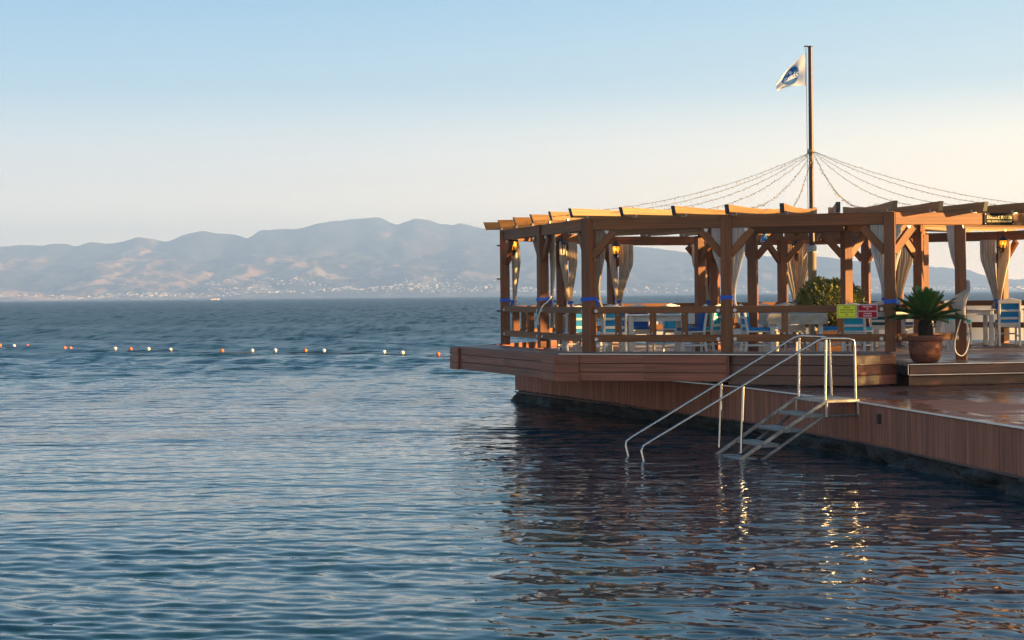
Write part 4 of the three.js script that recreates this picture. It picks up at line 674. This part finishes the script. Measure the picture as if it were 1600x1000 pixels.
{ // sago palm in its terracotta pot
  const p = at(1446, 569, 27.25).setY(Y_FLOOR + .010), pot = thing('terracotta_pot', 'large weathered terracotta pot at the top of the steps', 'pot', p);
  mesh('pot_body', lathe([[0, 0], [.185, 0], [.20, .015], [.235, .06], [.265, .20], [.272, .36], [.255, .36], [.25, .12], [0, .10]], 40), M.terracotta, pot);
  mesh('pot_rim', lathe([[.268, .345], [.292, .35], [.297, .365], [.294, .43], [.282, .445], [.262, .44], [.258, .36]], 40), M.terracotta, pot);
  mesh('soil', new THREE.CylinderGeometry(.256, .256, .05, 24).translate(0, .39, 0), M.soil, pot);
  const c = thing('sago_palm', 'dark green sago palm with stiff arching fronds in the terracotta pot', 'palm', p.clone().add(new THREE.Vector3(.01, .41, 0)));
  { const parts = []; const g0 = lathe([[.0, 0], [.105, 0], [.115, .08], [.112, .2], [.09, .27], [.04, .31], [0, .31]], 18); parts.push(g0.toNonIndexed()); for (let i = 0; i < 110; i++) { const a = i * 2.4, y = .27 * i / 110 + .01, q = new THREE.ConeGeometry(.018, .05, 4).toNonIndexed(); q.rotateX(Math.PI / 2 - .7); q.translate(0, 0, .112 - (y > .22 ? (y - .22) * .5 : 0)); q.rotateY(a); q.translate(0, y, 0); parts.push(q); } mesh('trunk', mergeGeometries(parts), M.trunk, c); }
  const frond = (len, droop, name, mat, az, el, roll) => {
    const P = [], I = [], n = 38, pt = (t) => new THREE.Vector3(0, Math.sin(el) * len * t - droop * t * t * len, Math.cos(el) * len * t);
    const quad = (a, b, cc, d) => { const k = P.length / 3; for (const v of [a, b, cc, d]) P.push(v.x, v.y, v.z); I.push(k, k + 1, k + 2, k, k + 2, k + 3); };
    for (let i = 0; i < 12; i++) { const a = pt(i / 12), b = pt((i + 1) / 12), w = .006 * (1 - i / 14), s = new THREE.Vector3(w, 0, 0); quad(a.clone().sub(s), a.clone().add(s), b.clone().add(s), b.clone().sub(s)); }
    for (let i = 5; i < n; i++) for (const sgn of [-1, 1]) { const t = i / n, a = pt(t), tan = pt(Math.min(1, t + .03)).sub(pt(t - .03)).normalize(), l = .155 * Math.pow(Math.sin(Math.PI * Math.min(1, .12 + t * .86)), .7) * (.9 + .2 * rnd()), out = new THREE.Vector3(sgn * .78, .42, 0).addScaledVector(tan, .62).normalize(), w = tan.clone().multiplyScalar(.009), e = a.clone().addScaledVector(out, l); const md = a.clone().addScaledVector(out, l * .5); md.y -= .004; quad(a.clone().sub(w), a.clone().add(w), md.clone().add(w), md.clone().sub(w)); quad(md.clone().sub(w), md.clone().add(w), e, e); }
    const g = new THREE.BufferGeometry(); g.setAttribute('position', new THREE.Float32BufferAttribute(P, 3)); g.setIndex(I); g.computeVertexNormals();
    const m = mesh('frond', g, mat, c); m.position.y = .27; m.rotation.set(0, az, roll); return m;
  };
  for (let i = 0; i < 46; i++) { const ring = i / 46, az = i * 2.39996; frond(rr(.60, .74) * (1 - .12 * (1 - ring)), rr(.05, .22) * ring + .03, 'frond', i % 3 ? M.frond : M.frondPale, az, 1.30 - 1.22 * Math.pow(ring, .9) + rr(-.1, .1), rr(-.1, .1)); }
}
// added leafy shrubs, unseen right of the frame, shading low boards and the entrance
for (const [x, Z, h, w, l] of [[14.6, 27.2, 3.28, .62, 'unseen tall slim leafy shrub added to shade the entrance, nearest the steps'], [14.8, 25.5, 2.62, .95, 'unseen low broad leafy shrub added for shade, beside the slim one'], [15.0, 23.9, 2.9, 1.05, 'unseen tall leafy shrub added for shade, second from the steps'], [15.3, 28.7, 2.35, .95, 'unseen tall leafy shrub added for shade, beside the deck corner'], [14.9, 22.3, 2.9, 1.2, 'unseen tall leafy shrub added for shade, third from the steps']]) {
  const t = thing('added_shade_shrub', l, 'shrub', V(x, Y_DOCK, Z), rr(0, 6), 'unseen shrubs added along the pier for shade');
  mesh('crown', leafCloud(5200, w, h * .42, w, .12, GREENS, .35, Math.floor(x * 10)).translate(0, h * .62 + .25, 0), M.leaf, t);
  mesh('trunk', tube([new THREE.Vector3(0, .3, 0), new THREE.Vector3(.05, h * .4, .03), new THREE.Vector3(-.03, h * .8, 0)], .04, 10, 6), M.bark, t);
  mesh('trough', lathe([[0, 0], [.34, 0], [.42, .42], [.44, .45], [.40, .45], [.38, .36], [0, .36]], 20), M.terracotta, t);
}

// ------------------------------------------------------------------ flagpole, flag, fairy lights
{
  const base = V(CEN[0], Y_FLOOR, CEN[1]), t = thing('flagpole', 'tall brown flagpole standing in the middle of the pergola', 'flagpole', base), top = 7.24 - Y_FLOOR;
  mesh('lower_pole', lathe([[0, 0], [.085, 0], [.085, 2.02], [.078, 2.06], [.078, 2.10], [.07, 2.12]], 18), M.poleLow, t);
  mesh('upper_pole', lathe([[.062, 2.1], [.05, 2.5], [.042, top - .02], [.05, top - .02], [.05, top], [0, top + .01]], 18), M.pole, t);
  mesh('halyard_arm', tube([new THREE.Vector3(0, top - .02, 0), new THREE.Vector3(-.08, top, 0), new THREE.Vector3(-.12, top - .01, 0)], .014, 10, 6), M.iron, t);
  mesh('halyard', tube([new THREE.Vector3(-.085, top - .02, .01), new THREE.Vector3(-.08, 3.4, .02), new THREE.Vector3(-.075, 2.3, .02)], .007, 16, 5), M.rope, t);
  mesh('tie_rope', tube(Array.from({ length: 40 }, (_, i) => new THREE.Vector3(Math.sin(i * .9) * .09, 1.98 + i * .0035, Math.cos(i * .9) * .09)), .009, 160, 5), M.rope, t);
  mesh('loose_end', tube([new THREE.Vector3(-.08, 2.0, .04), new THREE.Vector3(-.14, 1.93, .06), new THREE.Vector3(-.19, 1.84, .06)], .009, 10, 5), M.rope, t);
  // flag, hanging in folds from the halyard
  const cv = document.createElement('canvas'); cv.width = 384; cv.height = 256; const x = cv.getContext('2d');
  x.fillStyle = '#eeeae4'; x.fillRect(0, 0, 384, 256);
  x.fillStyle = '#1f5f9e'; x.beginPath(); x.ellipse(185, 128, 112, 104, 0, 0, 6.29); x.fill();
  x.strokeStyle = '#7fa8cc'; x.lineWidth = 5; x.beginPath(); x.ellipse(185, 128, 118, 110, 0, 0, 6.29); x.stroke();
  x.strokeStyle = '#fff'; x.lineWidth = 8; x.lineCap = 'round'; x.beginPath(); x.moveTo(150, 70); x.bezierCurveTo(170, 40, 215, 60, 190, 82); x.bezierCurveTo(175, 95, 205, 100, 215, 84); x.stroke();
  x.fillStyle = '#fff'; x.font = 'italic bold 84px serif'; x.textAlign = 'center'; x.save(); x.translate(185, 165); x.fillText('Zmis', 0, 0); x.restore();
  const tx = new THREE.CanvasTexture(cv); tx.colorSpace = THREE.SRGBColorSpace;
  // outline from the mast: hoist 0.62 m; the fly end droops low, gathering towards its lower corner
  const nu = 40, nv = 24, P = [], U = [], I = [], o = V(CEN[0] - .085, 0, CEN[1]).setY(0);
  const yTop = at(1264, 83, 33.5).y, yBot = at(1264, 134, 33.5).y;
  for (let j = 0; j <= nv; j++) for (let i = 0; i <= nu; i++) {
    const u = i / nu, v = j / nv;                                       // u from the hoist to the fly, v from the top edge down
    const tx0 = -.62 * Math.pow(u, .92) * (1 - .06 * v), drop = (1 - v) * (.60 * Math.pow(u, 1.12)) + v * (.05 * u * u + .06 * Math.pow(u, 6)) * .9;
    const y = yTop + (yBot - yTop) * v - drop, wv = .055 * u * Math.sin(u * 7 + v * 4.5) + .035 * u * Math.sin(v * 9 - u * 6);
    P.push(o.x + tx0, y, o.z + .02 + wv); U.push(1 - u, 1 - v);
  }
  for (let j = 0; j < nv; j++) for (let i = 0; i < nu; i++) { const a = j * (nu + 1) + i; I.push(a, a + nu + 1, a + 1, a + 1, a + nu + 1, a + nu + 2); }
  const g = new THREE.BufferGeometry(); g.setAttribute('position', new THREE.Float32BufferAttribute(P, 3)); g.setAttribute('uv', new THREE.Float32BufferAttribute(U, 2)); g.setIndex(I); g.computeVertexNormals();
  tag(mesh('flag', g, new THREE.MeshPhysicalMaterial({ map: tx, roughness: .9, transmission: .35, thickness: 0, side: THREE.DoubleSide })), 'white flag with a blue oval emblem, folded by light wind', 'flag');
  // fairy lights from the pole down to the rafters
  const hub = at(1270, 236, 33.5), ends = [[905, 331, 29.6, 'leftmost'], [965, 331, 29.3, 'second from the left'], [1000, 330, 29.6, 'third from the left'], [1078, 330, 29.5, 'fourth from the left'], [1140, 325, 29.2, 'fifth from the left, with the densest bulbs'], [1238, 326, 29.2, 'steep one just left of the pole'], [1332, 322, 29.4, 'steep one just right of the pole'], [1372, 318, 28.8, 'second one right of the pole'], [1424, 320, 29.6, 'third one right of the pole'], [1508, 321, 30.2, 'fourth one right of the pole'], [1640, 326, 30.0, 'long lower one leaving the right edge'], [1690, 325, 32, 'long upper one leaving the right edge']];
  ends.forEach(([ex, ey, eZ, w], i) => {
    const e = at(ex, ey, eZ), s = thing('fairy_light_string', `fairy light string hung from the flagpole, ${w}`, 'string lights', null, 0, 'fairy light strings hung from the flagpole'), L = hub.distanceTo(e), sag = L * [.035, .035, .05, .05, .075, .03, .04, .09, .05, .06, .05, .045][i];
    const f = (q) => hub.clone().lerp(e, q).add(new THREE.Vector3(0, -4 * sag * q * (1 - q), 0));
    mesh('wire', tube(Array.from({ length: 16 }, (_, k) => f(k / 15)), .0038, 60, 4), M.wire, s);
    const bulbs = [], n = Math.floor(L / (i === 4 ? .075 : .12)); for (let k = 2; k < n; k++) { const c = f(k / n), q = new THREE.CylinderGeometry(.004, .007, .042, 4); q.rotateX(rr(-1.2, 1.2)); q.rotateZ(rr(-1.4, 1.4)); q.translate(c.x + rr(-.02, .02), c.y + rr(-.03, .02), c.z + rr(-.02, .02)); bulbs.push(q); }
    tag(mesh('bulbs', mergeGeometries(bulbs), M.bulb, s), null, null, null, 'stuff');
  });
  const coil = mesh('wire_collar', mergeGeometries([0, 1, 2].map((k) => { const q = new THREE.TorusGeometry(.062, .012, 6, 18); q.rotateX(Math.PI / 2 + .15 * (k - 1)); q.translate(0, hub.y - Y_FLOOR + (k - 1) * .03, 0); return q; })), M.bulb, t);
}

// ------------------------------------------------------------------ notices and the restaurant board
function printed(w, h, draw) { const c = document.createElement('canvas'); c.width = w; c.height = h; draw(c.getContext('2d'), w, h); const t = new THREE.CanvasTexture(c); t.colorSpace = THREE.SRGBColorSpace; return t; }
function notice(name, label, pos, n, w, h, th, tex, edge, parts) {
  const t = thing(name, label, 'sign', pos); t.quaternion.setFromRotationMatrix(orient(n));
  const s = new THREE.Shape(), r = Math.min(w, h) * .07; s.moveTo(-w / 2 + r, -h / 2); s.lineTo(w / 2 - r, -h / 2); s.quadraticCurveTo(w / 2, -h / 2, w / 2, -h / 2 + r); s.lineTo(w / 2, h / 2 - r); s.quadraticCurveTo(w / 2, h / 2, w / 2 - r, h / 2); s.lineTo(-w / 2 + r, h / 2); s.quadraticCurveTo(-w / 2, h / 2, -w / 2, h / 2 - r); s.lineTo(-w / 2, -h / 2 + r); s.quadraticCurveTo(-w / 2, -h / 2, -w / 2 + r, -h / 2);
  mesh('panel', new THREE.ExtrudeGeometry(s, { depth: th, bevelEnabled: true, bevelSize: .003, bevelThickness: .002, bevelSegments: 1 }), edge, t);
  mesh('print', new THREE.PlaneGeometry(w * .985, h * .975).translate(0, 0, th + .006), new THREE.MeshPhysicalMaterial({ map: tex, roughness: .5, specularIntensity: .25 }), t);
  parts?.(t); return t;
}
{
  const d = dirOf(MIDS[1], K[2]), n = new THREE.Vector3(d.z, 0, -d.x).normalize(); if (n.z < 0) n.negate();
  const on = (px, py) => at(px, py, 27.62);
  const lines = (x, w, rows) => { x.textAlign = 'center'; for (const [s, y, f, sx] of rows) { x.save(); x.font = `bold ${f}px sans-serif`; x.translate(w / 2, y); x.scale(sx ?? 1, 1); x.fillText(s, 0, 0); x.restore(); } };
  const yellow = printed(384, 256, (x, w, h) => { x.fillStyle = '#d8d840'; x.fillRect(0, 0, w, h); x.strokeStyle = '#7d8418'; x.lineWidth = 9; x.beginPath(); x.roundRect(18, 14, w - 36, h - 32, 22); x.stroke(); x.fillStyle = '#2c2f06'; lines(x, w, [['DİKKAT', 66, 38], ['İSKELE ÖNÜNDE', 112, 34], ['DERİNLİK 150 CM', 158, 32], ['DİR.', 204, 34]]); });
  const red = printed(384, 256, (x, w, h) => { x.fillStyle = '#a81d28'; x.fillRect(0, 0, w, h); x.strokeStyle = '#cfc6d6'; x.lineWidth = 8; x.strokeRect(3, 3, w - 6, h - 6); x.fillStyle = '#f4e2e4'; lines(x, w, [['İSKELEDEN', 48, 36], ['VE', 92, 34], ['MERDİVENLER ÜZERİNDEN', 136, 33, .86], ['ATLAMAK', 182, 36], ['YASAKTIR', 228, 38]]); });
  const screws = (w, h, m) => (t) => { for (const sx of [-1, 1]) for (const sy of [-1, 1]) { const q = mesh('screw', new THREE.CylinderGeometry(.008, .01, .008, 10).rotateX(Math.PI / 2), m, t); q.position.set(sx * (w / 2 - .018), sy * (h / 2 - .018), .022); } };
  const pale = std({ color: lin(.72, .72, .42), roughness: .5 }), grey = std({ color: lin(.62, .58, .62), roughness: .5 });
  notice('warning_sign', 'yellow warning notice on the front rail', on(1323, 486.5), n, .318, .225, .008, yellow, pale);
  notice('prohibition_sign', 'red prohibition notice with white lettering on the front rail', on(1355.5, 486.5).add(new THREE.Vector3(0, 0, 0)), n, .318, .225, .008, red, grey);
  const dc = dirOf(K[2], K[3]), nc = new THREE.Vector3(dc.z, 0, -dc.x).normalize(); if (nc.z < 0) nc.negate();
  const board = printed(768, 256, (x, w, h) => { x.fillStyle = '#060404'; x.fillRect(0, 0, w, h); x.fillStyle = '#ead79c'; x.textAlign = 'center'; x.save(); x.translate(w / 2 + 10, 122); x.transform(1, 0, -.18, 1, 0, 0); x.font = 'bold 92px serif'; x.scale(1.02, 1); x.fillText('İSKELE BALIK', 0, 0); x.restore(); x.save(); x.translate(w / 2 + 5, 200); x.transform(1, 0, -.14, 1, 0, 0); x.font = 'italic bold 62px serif'; x.fillText('Ala Carte Restaurant', 0, 0); x.restore(); });
  const Z = 28.35, p = at(1563, 342, Z), s = dc.clone(); // seat it on the face of the beam
  const K2 = V(K[2][0], 0, K[2][1]), along = p.clone().sub(K2).setY(0).dot(dc), q = K2.clone().addScaledVector(dc, along).addScaledVector(nc, .056).setY(p.y);
  notice('restaurant_sign', 'black restaurant name board with gold lettering on the beam', q, nc, .60, .195, .008, board, M.cap, screws(.60, .195, M.galv));
}

// ------------------------------------------------------------------ swim ladder
{
  const s = thing('swim_ladder', 'stainless steel swim ladder with two long handrails running into the water', 'ladder');
  const pt = (x, y, Z) => at(x, y, Z), r = .018;
  const ZN = 22.95, ZF = 23.75;
  mesh('handrail', pipe([pt(1011.5, 722, 22.75).setY(-.25), pt(1001, 699, 22.80), pt(1284, 528.5, ZN), pt(1335, 529.5, ZN + .12), pt(1337, 628, ZN + .14)], r, .07), M.steel, s);
  mesh('handrail', pipe([pt(988, 713, 23.45).setY(-.25), pt(976, 690, 23.5), pt(1245.5, 524.5, ZF), pt(1296, 527, ZF + .1), pt(1299.5, 624, ZF + .12)], r, .07), M.steel, s);
  const up = (x0, y0, x1, y1, Z) => mesh('rail_post', tube([pt(x0, y0, Z), pt(x1, y1, Z)], r, 2, 10), M.steel, s);
  up(1290.5, 531, 1289.5, 629, ZN); up(1249, 528, 1248, 624, ZF);
  up(1161.5, 602, 1158, 708, ZN - .05); up(1127.5, 597, 1124, 699, ZF - .05);
  // platform and stringers
  const n0 = pt(1291, 630, ZN), n1 = pt(1341, 630, ZN + .14), f0 = pt(1244, 624, ZF), f1 = pt(1300, 625, ZF + .12);
  for (const v of [n0, n1, f0, f1]) v.y = Y_DOCK + .015;
  for (let k = 0; k < 5; k++) { const t = (k + .5) / 5; bar('platform_board', n0.clone().lerp(n1, t).setY(Y_DOCK + .028), f0.clone().lerp(f1, t).setY(Y_DOCK + .028), .085, .024, M.grey, s); }
  for (const [a, b] of [[n0, n1], [f0, f1], [n0, f0], [n1, f1]]) bar('platform_frame', a, b, .04, .045, M.steelDull, s);
  const drop = (a, y) => a.clone().setY(y);
  for (const a of [n0, n1, f0]) bar('frame_leg', drop(a, Y_DOCK - .2), drop(a, Y_DOCK), .035, .035, M.steelDull, s, new THREE.Vector3(0, 0, 1));
  bar('frame_tie', drop(n0, Y_DOCK - .19), drop(n1, Y_DOCK - .19), .03, .035, M.steelDull, s);
  const wN = pt(1147, 719, 22.85), wF = pt(1111, 708, 23.6); wN.y = wF.y = -.06;
  const low = new THREE.Vector3(.32, 0, 0);
  for (const [a, b] of [[n0, wN], [f0, wF]]) { bar('stringer', a, b, .03, .05, M.steelDull, s); bar('stringer', a.clone().add(new THREE.Vector3(-.02, -.19, 0)), b.clone().add(low).setY(-.06), .03, .04, M.steelDull, s); }
  for (let k = 1; k <= 4; k++) { const y = Y_DOCK + .02 - .2 * k, t = (n0.y - y) / (n0.y - wN.y), a = n0.clone().lerp(wN, t).setY(y), b = f0.clone().lerp(wF, t).setY(y); const off = new THREE.Vector3(.14, 0, 0); bar('tread', a.clone().add(off), b.clone().add(off), .26, .045, M.grey, s); bar('tread_frame', a.clone().add(new THREE.Vector3(.27, -.02, 0)), b.clone().add(new THREE.Vector3(.27, -.02, 0)), .03, .03, M.steelDull, s); }
}
renderer.render(scene, camera);
